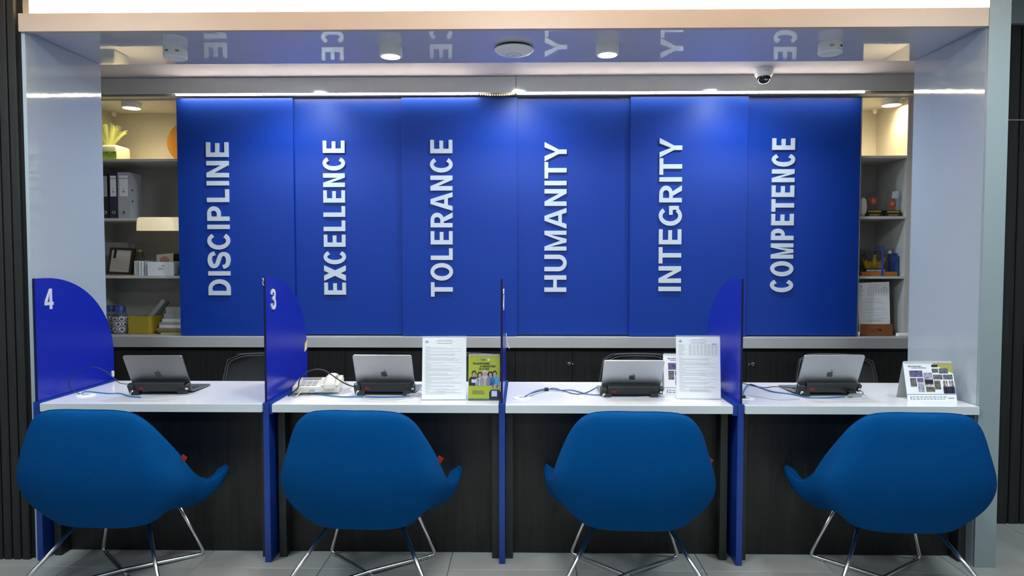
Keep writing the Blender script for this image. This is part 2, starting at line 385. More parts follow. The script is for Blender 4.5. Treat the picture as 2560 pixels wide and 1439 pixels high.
# ------------------------------------------------------------------ staff side: walls, ceiling, fascia
ZC, YF = 2.612, 1.36
sbox('wall_back', -0.95, 5.2, 1.90, 1.95, 0.0, ZC+0.3, 'wall_white')
sbox('wall_staff_left', -0.97, -0.93, 0.06, 1.90, 0.0, ZC+0.3, 'wall_white')
sbox('wall_staff_right', 5.10, 5.14, 0.60, 1.90, 0.0, ZC+0.3, 'wall_white')
sbox('ceiling_staff', -0.92, 5.09, YP1+0.002, YF+0.02, ZC, ZC+0.03, 'staff_ceiling')
fa = sbox('trim_4', -0.92, 5.09, YF+0.008, YF+0.03, 2.512, ZC-0.002, 'slat_gap')
cbox('fascia_sheet', -0.92, 2.2195, YF, YF+0.008, 2.507, ZC-0.003, 'fascia', fa)
cbox('fascia_sheet', 2.2225, 5.09, YF, YF+0.008, 2.509, ZC-0.001, 'fascia', fa)
cbox('rail_board', -0.92, 5.09, YF+0.03, 1.46, 2.496, 2.512, 'laminate', fa)
# ceiling slot at the right-hand end
sbox('trim_5', 4.45, 4.78, 0.93, 0.934, ZC-0.0025, ZC-0.0005, 'slat_gap')

# LED strip along the fascia
st = thing('led_strip', 'bright warm strip light along the top of the six blue panels', 'strip light', (2.23, 1.352, 2.495))
cbox('channel', -0.02, 4.48, 1.372, 1.378, 2.496, 2.506, 'alu', st)
cbox('diffuser', -0.0135, 1.975, 1.362, 1.3715, 2.4960, 2.5045, 'led', st)
cbox('diffuser', 2.23, 4.473, 1.362, 1.3715, 2.4985, 2.5070, 'led', st)
bm = BM(); tube(bm, spline([(1.975, 1.367, 2.499), (2.01, 1.367, 2.497), (2.09, 1.367, 2.490), (2.16, 1.367, 2.489), (2.20, 1.367, 2.494), (2.226, 1.367, 2.500)], 6), 0.004); obj('loose_tape', bm, 'led_tape', st, world=True, smooth=True)
me = None
for i in range(15):
    x = 1.990+0.0155*i; r = (0.0052 if i < 5 else 0.0032) if i < 12 else 0.005
    z = 2.498-0.008*math.sin(PI*min(1, max(0, (i-1)/13.0)))
    bm = BM(); lathe(bm, [(0, -r), (r*0.8, -r*0.6), (r, 0), (r*0.8, r*0.6), (0, r)], 8, (x, 1.3655, z)); obj('led_bead', bm, 'led_bead', st, world=True, smooth=True)
bm = BM(); tube(bm, [(2.2215, 1.354, 2.512), (2.2215, 1.351, 2.524)], 0.0028); obj('led_bead', bm, 'led_bead', st, world=True)

# staff ceiling lights (cool) - round recessed fittings
def spot(name, loc, energy, col, parent, size=2.7, blend=0.8, r=0.04):
    l = bpy.data.lights.new(name, 'SPOT'); l.energy = energy; l.color = col; l.spot_size = size; l.spot_blend = blend; l.shadow_soft_size = r
    o = bpy.data.objects.new(name, l); C.objects.link(o); o.parent = parent; o.location = loc
    return o
for x, y, nm in ((0.83, 0.975, 'nearest the shelf with the binders'), (2.235, 0.985, 'in the middle of the staff ceiling'), (3.58, 0.98, 'beside the dome camera')):
    t = thing('recessed_light', 'round cool white recessed light '+nm, 'ceiling light', (x, y, ZC), group='recessed lights over the staff side')
    bm = BM(); lathe(bm, [(0.062, 0), (0.062, -0.005), (0.05, -0.007), (0.05, -0.001)], 28); obj('trim_ring', bm, 'white_plastic', t, smooth=True, angle=0.6)
    bm = BM(); lathe(bm, [(0, -0.003), (0.05, -0.003)], 28); obj('lens', bm, 'lens_cool', t)
    spot('lamp', (0, 0, -0.012), 50.0, (0.70, 0.86, 1.0), t)

# ------------------------------------------------------------------ soffit fittings
def soffit_lamp(x, y, lit, label):
    t = thing('surface_downlight', label, 'ceiling light', (x, y, ZS), group='cylinder lights under the portal')
    bm = BM(); lathe(bm, [(0, 0), (0.056, 0), (0.056, -0.048), (0.053, -0.052), (0.047, -0.052), (0.045, -0.046 if lit else -0.0505), (0, -0.046 if lit else -0.0505)], 36); obj('body', bm, 'white_plastic', t, smooth=True, angle=0.6)
    bm = BM(); lathe(bm, [(0, -0.0475 if lit else -0.0510), (0.0455, -0.0475 if lit else -0.0510)], 30); obj('lens', bm, 'lens_warm' if lit else 'white_plastic', t)
    if not lit:
        for s in (-1, 1):
            for k in (-1, 0, 1):
                bm = BM(); a = -PI/2+s*0.62+k*0.10 if s > 0 else -PI/2-0.30+k*0.12
                box(bm, -0.0012, 0.0012, -0.0575, -0.0555, -0.030, -0.021, Matrix.Rotation(a+PI/2, 4, 'Z')); obj('vent_slot', bm, 'ink_black', t)
    else: spot('lamp', (0, 0, -0.06), 24.0, (1.0, 0.80, 0.52), t, 2.2, 1.0)
soffit_lamp(0.5295, 0.30, False, 'unlit white cylinder light nearest the left end of the soffit')
soffit_lamp(1.611, 0.29, True, 'glowing cylinder light above the panel gap left of the ceiling disc')
soffit_lamp(2.682, 0.28, True, 'glowing cylinder light right of the flat ceiling disc')
soffit_lamp(3.767, 0.275, False, 'unlit white cylinder light nearest the right end of the soffit')
t = thing('access_point', 'flat white wireless disc in the middle of the soffit', 'router', (2.222, 0.315, ZS))
bm = BM(); lathe(bm, [(0, 0), (0.085, 0), (0.085, -0.010)], 40); obj('mount', bm, 'frame_black', t, smooth=True, angle=0.6)
bm = BM(); lathe(bm, [(0.08, -0.0085), (0.096, -0.010), (0.098, -0.014), (0.085, -0.026), (0.05, -0.036), (0.036, -0.038), (0, -0.0385)], 48); obj('cover', bm, 'white_plastic', t, smooth=True, angle=1.0)
bm = BM(); lathe(bm, [(0.033, -0.0382), (0.035, -0.0395), (0.037, -0.0380)], 36); obj('ring', bm, 'off_white', t, smooth=True)
bm = BM(); tube(bm, [(-0.010, -0.006, -0.0390), (-0.004, 0.006, -0.0390), (0.000, -0.004, -0.0390), (0.006, 0.006, -0.0390), (0.011, -0.006, -0.0390)], 0.0012, 5); obj('logo', bm, 'off_white', t)

t = thing('dome_camera', 'white dome security camera hanging above the gap between two blue panels', 'camera', (3.775, 1.22, ZC))
bm = BM(); lathe(bm, [(0, 0), (0.058, 0), (0.060, -0.006), (0.054, -0.040), (0.046, -0.050), (0.034, -0.052), (0, -0.05)], 36); obj('body', bm, 'white_plastic', t, smooth=True, angle=0.7)
bm = BM(); lathe(bm, [(0.040, -0.050), (0.040, -0.062), (0.034, -0.078), (0.020, -0.089), (0, -0.093)], 32); d = obj('dome', bm, 'dome_dark', t, smooth=True)
bm = BM(); lathe(bm, [(0, 0.002), (0.010, 0.002), (0.013, -0.001)], 20, M=Matrix.Translation((0.004, -0.034, -0.070)) @ Matrix.Rotation(1.1, 4, 'X')); obj('lens', bm, 'alu', d, smooth=True)
bm = BM(); box(bm, -0.014, 0.010, -0.0585, -0.0555, -0.024, -0.021); obj('logo', bm, 'ink_soft', t)

# ------------------------------------------------------------------ blue sliding panels with raised words
ZPT, ZPB = 2.4865, 0.9125
WORDS = [('DISCIPLINE', 446, 735, 1.400, 520.0, 574.5, 737.5, 356), ('EXCELLENCE', 728, 1010, 1.424, 810, 864, 736, 352), ('TOLERANCE', 1005, 1293, 1.400, 1077, 1131.7, 741, 350),
         ('HUMANITY', 1285, 1583, 1.424, 1361, 1416, 729, 355.6), ('INTEGRITY', 1575, 1868, 1.400, 1647, 1703, 727, 345.5), ('COMPETENCE', 1860, 2148, 1.424, 1927.4, 1983, 730, 346)]
GL = {}
for wd, u0, u1, y, lx0, lx1, vb, vt in WORDS:
    x0, x1 = at(u0, 540, Y=y).x, at(u1, 540, Y=y).x
    t = thing('sliding_panel', 'tall blue sliding panel with the word %s running up it' % wd, 'panel', ((x0+x1)/2, y, ZPB), group='blue word panels')
    top = ZPT if y < 1.41 else ZPT-0.001
    cbox('board', x0, x1, y, y+0.018, ZPB if y < 1.41 else ZPB+0.004, top, 'blue_panel', t, 0.0015)
    a = at((lx0+lx1)/2, vb, Y=y); b = at((lx0+lx1)/2, vt, Y=y)
    xl, xr = at(lx0, 545, Y=y).x, at(lx1, 545, Y=y).x
    cap = xr-xl; L = b.z-a.z
    adv = sum(ADV[c] for c in wd)-BEAR[wd[0]]-BEAR[wd[-1]]
    k = L/adv; pos = a.z-BEAR[wd[0]]*k
    for c in wd:
        w = (ADV[c]-2*BEAR[c])*k/cap if c != 'I' else 0.20
        key = (c, round(w, 3), round(cap, 3))
        zz = pos+BEAR[c]*k if c != 'I' else pos+ADV[c]*k/2-0.1*cap
        if key in GL: o = bpy.data.objects.new('letter', GL[key]); C.objects.link(o); o.parent = t
        else: o = obj('letter', letter_mesh(c, w, cap, 0.012), 'letter_white', t); GL[key] = o.data
        o.location = (xr-t.location.x, -0.0005, zz-t.location.z)
        pos += ADV[c]*k

# ------------------------------------------------------------------ back counter + base cabinets
ct = thing('back_counter', 'long grey counter top under the blue panels', 'counter', (2.1, 1.6, 0.84))
cbox('top', -0.92, 5.09, 1.350, 1.898, 0.838, 0.9085, 'laminate', ct, 0.002)
seams = [at(u, 910, Y=1.39).x for u in (172, 444, 722, 1004, 1288, 1575, 1865, 2158, 2430)]
seams[0] = -0.90; seams[-1] = 5.08
NM = ['under the open shelves with the binders', 'under the DISCIPLINE panel', 'under the EXCELLENCE panel', 'under the TOLERANCE panel', 'under the HUMANITY panel', 'under the INTEGRITY panel', 'under the COMPETENCE panel', 'under the open shelves with the awards']
for i in range(8):
    x0, x1 = seams[i], seams[i+1]; xm = (x0+x1)/2
    t = thing('base_cabinet', 'dark wood base cabinet '+NM[i], 'cabinet', (xm, 1.6, 0), group='dark base cabinets behind the desks')
    cbox('body', x0+0.001, x1-0.001, 1.411, 1.896, 0.0, 0.836, 'dark_wood', t)
    for s, (a, b) in enumerate(((x0+0.0015, xm-0.0015), (xm+0.0015, x1-0.0015))):
        d = cbox('door', a, b, 1.390, 1.410, 0.06, 0.812, 'dark_wood', t, 0.001)
        lk = None
        if i == 4 and s == 0: lk = b-0.021
        if i == 6 and s == 0: lk = a+0.042
        if lk:
            M = Matrix.Translation((lk, 1.390, 0.727)) @ Matrix.Rotation(PI/2, 4, 'X')
            bm = BM(); lathe(bm, [(0, 0.006), (0.006, 0.006), (0.0085, 0.009), (0.013, 0.008), (0.014, 0)], 24, M=M); bmesh.ops.translate(bm, vec=-t.location, verts=bm.verts[:]); obj('lock', bm, 'chrome', d, smooth=True, angle=0.5)
            bm = BM(); sx = 0.024 if i == 4 else -0.024
            lathe(bm, [(0, 0.003), (0.004, 0.003), (0.004, 0)], 12, M=Matrix.Translation((lk+sx, 1.390, 0.728)) @ Matrix.Rotation(PI/2, 4, 'X')); bmesh.ops.translate(bm, vec=-t.location, verts=bm.verts[:]); obj('screw_cap', bm, 'paper_grey', d)

# ------------------------------------------------------------------ open shelves at both ends
def shelves(label, xa, xb, zs, ztop, loc_x, thick=0.017, stile=None):
    t = thing('shelf_unit', label, 'shelf', ((xa+xb)/2, 1.66, 0.909))
    cbox('back_panel', xa, xb, 1.862, 1.880, 0.909, ztop, 'shelf_grey', t)
    cbox('side_panel', xa, xa+0.018, 1.462, 1.861, 0.909, ztop, 'shelf_grey', t)
    cbox('side_panel', xb-0.018, xb, 1.462, 1.861, 0.909, ztop, 'shelf_grey', t)
    cbox('top_panel', xa, xb, 1.462, 1.880, ztop+0.001, ztop+0.016, 'shelf_grey', t)
    for z in zs: cbox('shelf', xa+0.0185, xb-0.0185, 1.462, 1.861, z-thick, z, 'shelf_grey', t, 0.001)
    return t
SL = (2.0985, 1.6998, 1.3095); SR = (2.1085, 1.7080, 1.3090)
shelves('open grey shelves left of the DISCIPLINE panel', -0.758, 0.42, SL, 2.486, -0.2)
shelves('narrow open grey shelves right of the COMPETENCE panel', 4.492, 4.828, SR, 2.486, 4.6)
sbox('trim_6', 4.829, 5.09, 1.462, 1.48, 0.909, 2.486, 'shelf_grey'); sbox('trim_7', -0.925, -0.7585, 1.462, 1.48, 0.909, 2.486, 'shelf_grey')
def shelf_lamp(x, y, label):
    t = thing('shelf_downlight', label, 'ceiling light', (x, y, 2.486), group='warm lights in the shelf tops')
    bm = BM(); lathe(bm, [(0, 0), (0.062, 0), (0.062, -0.034), (0.055, -0.036), (0.053, -0.030), (0, -0.030)], 32); obj('body', bm, 'white_plastic', t, smooth=True, angle=0.6)
    bm = BM(); lathe(bm, [(0, -0.0315), (0.053, -0.0315)], 28); obj('lens', bm, 'lens_shelf', t)
    spot('lamp', (0, 0, -0.045), 8.5, (1.0, 0.80, 0.42), t, 2.5, 1.0, 0.03)
shelf_lamp(-0.405, 1.53, 'glowing round light above the green gift pack')
shelf_lamp(4.735, 1.53, 'glowing round light in the top of the narrow right shelves')
for x, y, lb in ((-0.69, 1.80, 'tiny white sensor in the top corner of the left shelves'), (4.765, 1.80, 'tiny white sensor in the top corner of the right shelves')):
    t = thing('sensor', lb, 'sensor', (x, y, 2.486), group='sensors in the shelf tops')
    bm = BM(); lathe(bm, [(0, 0), (0.016, 0), (0.016, -0.020), (0.012, -0.024)], 20); obj('body', bm, 'white_plastic', t, smooth=True, angle=0.7)
    bm = BM(); lathe(bm, [(0.012, -0.0235), (0.010, -0.031), (0, -0.034)], 20); obj('cap', bm, 'white_plastic', t, smooth=True)

# ------------------------------------------------------------------ desks
X0, PX = -0.0375, 1.0975
DIV = [X0+PX*i for i in range(4)]; DIV[0] = -0.0195
DX = [(DIV[i]+0.0555, DIV[i+1]-0.0015) for i in range(3)]+[(DIV[3]+0.032, XR-0.004)]
DX = [(DIV[0]+0.041, DIV[1]-0.001), (DIV[1]+0.0475, DIV[2]-0.002), (DIV[2]+0.030, DIV[3]-0.0265), (DIV[3]+0.031, XR-0.003)]
NUM = ['with the dark grey laptop, at the far left', 'with the telephone on it', 'between the two plain middle and right screens', 'beside the right-hand white pillar']
for i, (x0, x1) in enumerate(DX):
    t = thing('desk', 'white topped dark desk '+NUM[i], 'desk', ((x0+x1)/2, 0.3, 0), group='four service desks')
    cbox('tabletop', x0, x1, -0.012, 0.588, 0.712, 0.750, 'desk_white', t, 0.0012)
    cbox('edge_band', x0, x1, -0.0135, -0.0122, 0.7125, 0.749, 'desk_edge', t)
    cbox('modesty_panel', x0+0.034, x1-0.034, 0.127, 0.147, 0.0, 0.7118, 'dark_wood', t)
    cbox('side_panel', x0+0.0, x0+0.033, 0.060, 0.56, 0.0, 0.7118, 'charcoal', t)
    cbox('side_panel', x1-0.033, x1-0.0, 0.060, 0.56, 0.0, 0.7118, 'charcoal', t)

# ------------------------------------------------------------------ dividers
DN = ['blue privacy screen with a white 4, at the left wall', 'blue privacy screen with a white 3', 'blue privacy screen seen almost edge on in the middle', 'blue privacy screen seen from its left face, right of the paper stand']
for i, x in enumerate(DIV):
    t = thing('desk_divider', DN[i], 'divider', (x+0.014, 0.3, 0), group='blue privacy screens between the desks')
    xa, xb = x, x+0.030 if i != 3 else x+0.030
    bw = (0.0395, 0.0465, 0.0285, 0.0295)[i]
    cbox('base_panel', xa, xa+0.028, 0.0, 0.615, 0.0, 0.7535, 'blue_base', t, 0.001)
    if i in (0, 1): cbox('rail', xa+0.0282, xa+bw, 0.004, 0.60, 0.700, 0.7535, 'blue_base', t, 0.001)
    if i == 3: cbox('rail', xa-0.0245, xa-0.0002, 0.004, 0.60, 0.700, 0.7535, 'blue_base', t, 0.001)
    xs = xa+(0.0095, 0.0085, 0.0075, 0.0105)[i]
    out = [(0.006, 0.754), (0.600, 0.754), (0.600, 0.90)]
    n = 22; R1, R2 = 0.52, 0.43
    for k in range(1, n+1):
        a = PI/2*k/n; out.append((0.08+R1*math.cos(a), 0.90+R2*math.sin(a)))
    out.append((0.006, 1.330))
    bm = BM(); prism(bm, out, xs, xs+0.010, 'X'); obj('screen', bm, 'blue_screen', t, world=True)
    bm = BM(); box(bm, xs, xs+0.010, 0.0045, 0.0058, 0.754, 1.330); obj('edge_strip', bm, 'blue_edge', t, world=True)
    if i < 3:
        bm = BM(); cap = 0.098
        def T(p, bm=bm, xs=xs, q=[0]): q[0] += 1; prism(bm, [(0.066+u*cap, 1.181+v*cap) for u, v in p], xs+0.0103, xs+0.0135+0.00003*q[0], 'X')
        glyph('432'[i], 0.60, T, s=0.17, a=0.15); obj('numeral', bm, 'letter_white', t, world=True)
# things stuck to the screens
def note(name, label, cat, pts, x, th, m):
    bm = BM(); prism(bm, pts, x, x+th, 'X'); return tag(obj(name, bm, m), label, cat)
sx = [DIV[i]+(0.0095, 0.0085, 0.0075, 0.0105)[i] for i in range(4)]
note('sticky_note', 'small yellow paper note on the rear edge of the screen marked 3', 'note', [(0.548, 0.918), (0.590, 0.930), (0.594, 0.978), (0.558, 0.962)], sx[1]+0.0105, 0.0015, 'note_yellow')
note('sticky_note', 'small cream paper corner sticking out above the right paper stand', 'note', [(0.46, 0.945), (0.50, 0.945), (0.47, 0.985)], sx[3]-0.002, 0.0015, 'note_yellow')
note('adhesive_hook', 'small white oblong hook low on the screen marked 4', 'hook', rrect(0.575, 0.591, 0.772, 0.806, 0.007), sx[0]+0.0105, 0.006, 'white_plastic')
bm = BM(); tube(bm, spline([(sx[2]+0.012, 0.55, 1.02), (sx[2]+0.014, 0.555, 0.985), (sx[2]+0.020, 0.56, 0.955), (sx[2]+0.030, 0.57, 0.935)], 6), 0.0022)
tag(obj('wire_clip', bm, 'white_plastic', smooth=True), 'thin white bent clip on the middle edge-on screen', 'clip')
bm = BM(); tube(bm, spline([(sx[1]-0.002, 0.002, 1.332), (sx[1]+0.003, 0.0, 1.322), (sx[1]-0.001, 0.001, 1.31), (sx[1]+0.004, 0.001, 1.298)], 5), 0.003)
tag(obj('tape_scrap', bm, 'clear_plastic_foot', smooth=True), 'crumpled clear tape on the top corner of the screen marked 3', 'tape')

# ------------------------------------------------------------------ blue lounge chairs
COLS = [  # rim, upper, belly, low, bottom, underside  (x, y, z), half of the shell from back centre to arm tip
 [(0, -.278, .812), (0, -.310, .69), (0, -.320, .54), (0, -.290, .395), (0, -.205, .274), (0, -.05, .262)],
 [(.12, -.277, .813), (.13, -.307, .69), (.14, -.316, .54), (.13, -.286, .395), (.10, -.202, .274), (.05, -.05, .262)],
 [(.205, -.268, .802), (.238, -.292, .675), (.262, -.298, .530), (.238, -.262, .395), (.172, -.186, .280), (.07, -.03, .262)],
 [(.256, -.238, .760), (.292, -.254, .640), (.322, -.256, .510), (.296, -.220, .395), (.216, -.150, .290), (.09, 0, .263)],
 [(.290, -.180, .682), (.322, -.186, .580), (.345, -.184, .485), (.320, -.150, .392), (.240, -.095, .316), (.1, .03, .266)],
 [(.318, -.105, .585), (.342, -.104, .520), (.354, -.098, .450), (.330, -.080, .378), (.250, -.050, .312), (.1, -.01, .266)],
 [(.338, -.030, .480), (.355, -.025, .448), (.360, -.022, .408), (.334, -.022, .352), (.252, -.010, .302), (.1, .01, .268)],
 [(.354, .052, .428), (.369, .053, .408), (.369, .048, .374), (.338, .033, .328), (.258, .022, .292), (.1, .03, .270)],
 [(.370, .124, .434), (.384, .126, .415), (.382, .111, .380), (.350, .082, .332), (.268, .056, .296), (.1, .045, .274)],
 [(.381, .183, .456), (.392, .187, .438), (.389, .170, .402), (.360, .128, .346), (.278, .086, .304), (.1, .06, .280)],
 [(.374, .206, .438), (.383, .209, .426), (.381, .194, .397), (.357, .146, .348), (.279, .098, .307), (.1, .07, .283)]]
def chair_proto():
    t = thing('lounge_chair', '', 'chair')
    cols = []
    for i, c in enumerate(COLS):                               # soft roll of padding at the rim
        r, u = Vector(c[0]), Vector(c[1]); k = max(0.0, 1-i/6.5); o = Vector((r.x, r.y, 0)).normalized()
        cols.append([tuple(r-o*0.030*k-Vector((0, 0, 0.002*k)))]+([tuple(r.lerp(u, 0.22)+o*0.004*k)])+list(c[1:5]))
    full = [[(-x, y, z) for x, y, z in c] for c in cols[:0:-1]]+[list(c) for c in cols]
    NU, NV = 3, 3
    rows = [spline(c, NV) for c in full]                       # each column refined along the profile
    grid = list(zip(*[spline([r[j] for r in rows], NU) for j in range(len(rows[0]))]))
    bm = BM(); vs = [[bm.verts.new(p) for p in col] for col in grid]
    for a, b in zip(vs, vs[1:]):
        for k in range(len(a)-1): bm.faces.new((a[k], a[k+1], b[k+1], b[k]))
    sh = obj('shell', bm, 'fabric', t, smooth=True)
    n = sh.data.polygons[len(sh.data.polygons)//2]
    if (n.normal @ Vector((0, 1, 0))) > 0: sh.data.flip_normals()
    md = sh.modifiers.new('thick', 'SOLIDIFY'); md.thickness = 0.056; md.offset = -1
    md = sh.modifiers.new('smooth', 'SUBSURF'); md.levels = 1; md.render_levels = 1
    rim = [Vector(c[0]) for c in grid]
    bm = BM(); tube(bm, [p+Vector((p.x*0.004, -0.001 if p.y < 0 else 0, -0.003)) for p in rim], 0.0028, 6); obj('piping', bm, 'fabric_seam', t, smooth=True)
    bm = bevelled(-0.165, 0.165, -0.165, 0.12, 0.277, 0.340, 0.025, 3); obj('seat_pan', bm, 'fabric', t, smooth=True)
    bm = bevelled(-0.235, 0.235, -0.20, 0.205, 0.341, 0.425, 0.035, 4); obj('seat_cushion', bm, 'fabric', t, smooth=True)
    def leg(s):
        p = [(-s*.150, .115, .33), (-s*.249, .191, .042), (-s*.2535, .194, .024), (-s*.247, .190, .010), (-s*.225, .170, .009), (0, -.035, .009 if s > 0 else .0275),
             (s*.295, -.258, .009), (s*.316, -.275, .012), (s*.321, -.278, .028), (s*.313, -.270, .05), (s*.150, -.085, .285)]
        bm = BM(); tube(bm, [Vector(q) for q in p], 0.0088, 10); obj('sled_leg', bm, 'chrome', t, smooth=True)
        for q, w in (((-s*.232, .175, .009), 0.05), ((s*.29, -.254, .009), 0.05)):
            M = Matrix.Translation(q) @ Matrix.Rotation(math.atan2(-.205, s*.225), 4, 'Z')
            bm = BM(); box(bm, -0.016, 0.016, -0.011, 0.011, -0.0088, 0.004, M); obj('glide', bm, 'clear_plastic_foot', t)
    leg(1); leg(-1)
    bm = BM(); box(bm, -0.0015, 0.024, -0.001, 0.001, -0.014, 0.014, Matrix.Translation((.324, -.107, .572)) @ Matrix.Rotation(0.6, 4, 'Y')); obj('brand_tag', bm, 'red_label', t)
    return t
ch = chair_proto()
CH = [((0.476, -0.106), -0.045, 'blue upholstered lounge chair at the far left desk'), ((1.588, -0.104), -0.045, 'blue upholstered lounge chair at the desk with the telephone'),
      ((2.744, -0.104), -0.045, 'blue upholstered lounge chair second from the right'), ((3.882, -0.106), -0.045, 'blue upholstered lounge chair beside the right pillar')]
for i, ((x, y), r, lb) in enumerate(CH):
    o = ch if i == 0 else copy_tree(ch)
    o.location = (x, y, 0); o.rotation_euler = (0, 0, r); o.scale = (0.98, 0.98, 0.985); tag(o, lb, 'chair', 'blue lounge chairs in front of the desks')

# ------------------------------------------------------------------ staff chairs behind the desks
def staff_chair():
    t = thing('office_chair', '', 'chair')
    def surf(z0, z1, thick, yo, inset):
        bm = BM(); n, m = 12, 10; g = []
        for j in range(m+1):
            v = j/m; z = z0+(z1-z0)*v; w = 0.245-0.035*v**2-inset
            if v > 0.85: w -= 0.05*((v-0.85)/0.15)**2
            g.append([(w*(2*i/n-1), yo+0.05*(1-(2*i/n-1)**2)-0.06*(1-v)**2+0.015*v, z) for i in range(n+1)])
        fr = [[bm.verts.new(p) for p in r] for r in g]; bk = [[bm.verts.new((p[0], p[1]+thick, p[2])) for p in r] for r in g]
        for A, fl in ((fr, 0), (bk, 1)):
            for j in range(m):
                for i in range(n): f = (A[j][i], A[j][i+1], A[j+1][i+1], A[j+1][i]); bm.faces.new(f if not fl else f[::-1])
        lo = [(j, 0) for j in range(m+1)]+[(m, i) for i in range(1, n+1)]+[(j, n) for j in range(m-1, -1, -1)]+[(0, i) for i in range(n-1, 0, -1)]
        for (a, b), (c, d) in zip(lo, lo[1:]+lo[:1]): bm.faces.new((fr[a][b], fr[c][d], bk[c][d], bk[a][b]))
        return bm, lo, g
    bm, lo, g = surf(0.50, 0.838, 0.035, 0.13, 0.0); obj('backrest', bm, 'black_leather', t, smooth=True, angle=0.9)
    bm, lo, g = surf(0.50, 0.823, 0.01, 0.12, 0.018)
    bm.free(); bm = BM(); tube(bm, spline([Vector((p[0], p[1]+0.006, p[2])) for p in [g[j][i] for j, i in lo[1:32:2]]], 4), 0.003, 6); obj('seam', bm, 'grey_seam', t, smooth=True)
    bm = BM(); tube(bm, [Vector((p[0]*1.085, p[1]+0.012, p[2]+0.013*(p[2] > 0.78))) for p in [g[j][i] for j, i in lo[1:32:2]]], 0.0035, 6); obj('piping', bm, 'grey_seam', t, smooth=True)
    bm = bevelled(-0.24, 0.24, -0.30, 0.17, 0.42, 0.50, 0.025, 3); obj('seat', bm, 'black_leather', t, smooth=True)
    bm = BM(); lathe(bm, [(0, 0.10), (0.028, 0.10), (0.028, 0.42), (0, 0.42)], 16); obj('gas_post', bm, 'chrome', t, smooth=True, angle=0.6)
    for k in range(5):
        a = 2*PI*k/5+0.3; M = Matrix.Rotation(a, 4, 'Z')
        bm = BM(); prism(bm, [(0.02, 0.06), (0.02, 0.10), (0.27, 0.075), (0.27, 0.055)], -0.016, 0.016, 'Y'); g2 = obj('base_arm', bm, 'black_plastic', t, M=M)
        bm = BM(); lathe(bm, [(0, -0.012), (0.027, -0.012), (0.027, 0.012), (0, 0.012)], 14, M=M @ Matrix.Translation((0.26, 0, 0.027)) @ Matrix.Rotation(PI/2, 4, 'X')); obj('caster', bm, 'black_plastic', g2)
    return t
sc = staff_chair()
for i, (x, y, r, lb) in enumerate(((0.672, 0.88, 0.06, 'black office chair behind the far left desk'), (1.900, 0.90, -0.05, 'black office chair behind the paper stand and green calendar'),
                                   (2.972, 0.90, 0.0, 'black office chair behind the laptop of the third desk'), (4.165, 0.90, -0.10, 'black office chair behind the far right laptop'))):
    o = sc if i == 0 else copy_tree(sc)
    o.location = (x, y, 0); o.rotation_euler = (0, 0, PI+r+PI); tag(o, lb, 'chair', 'black office chairs behind the desks')

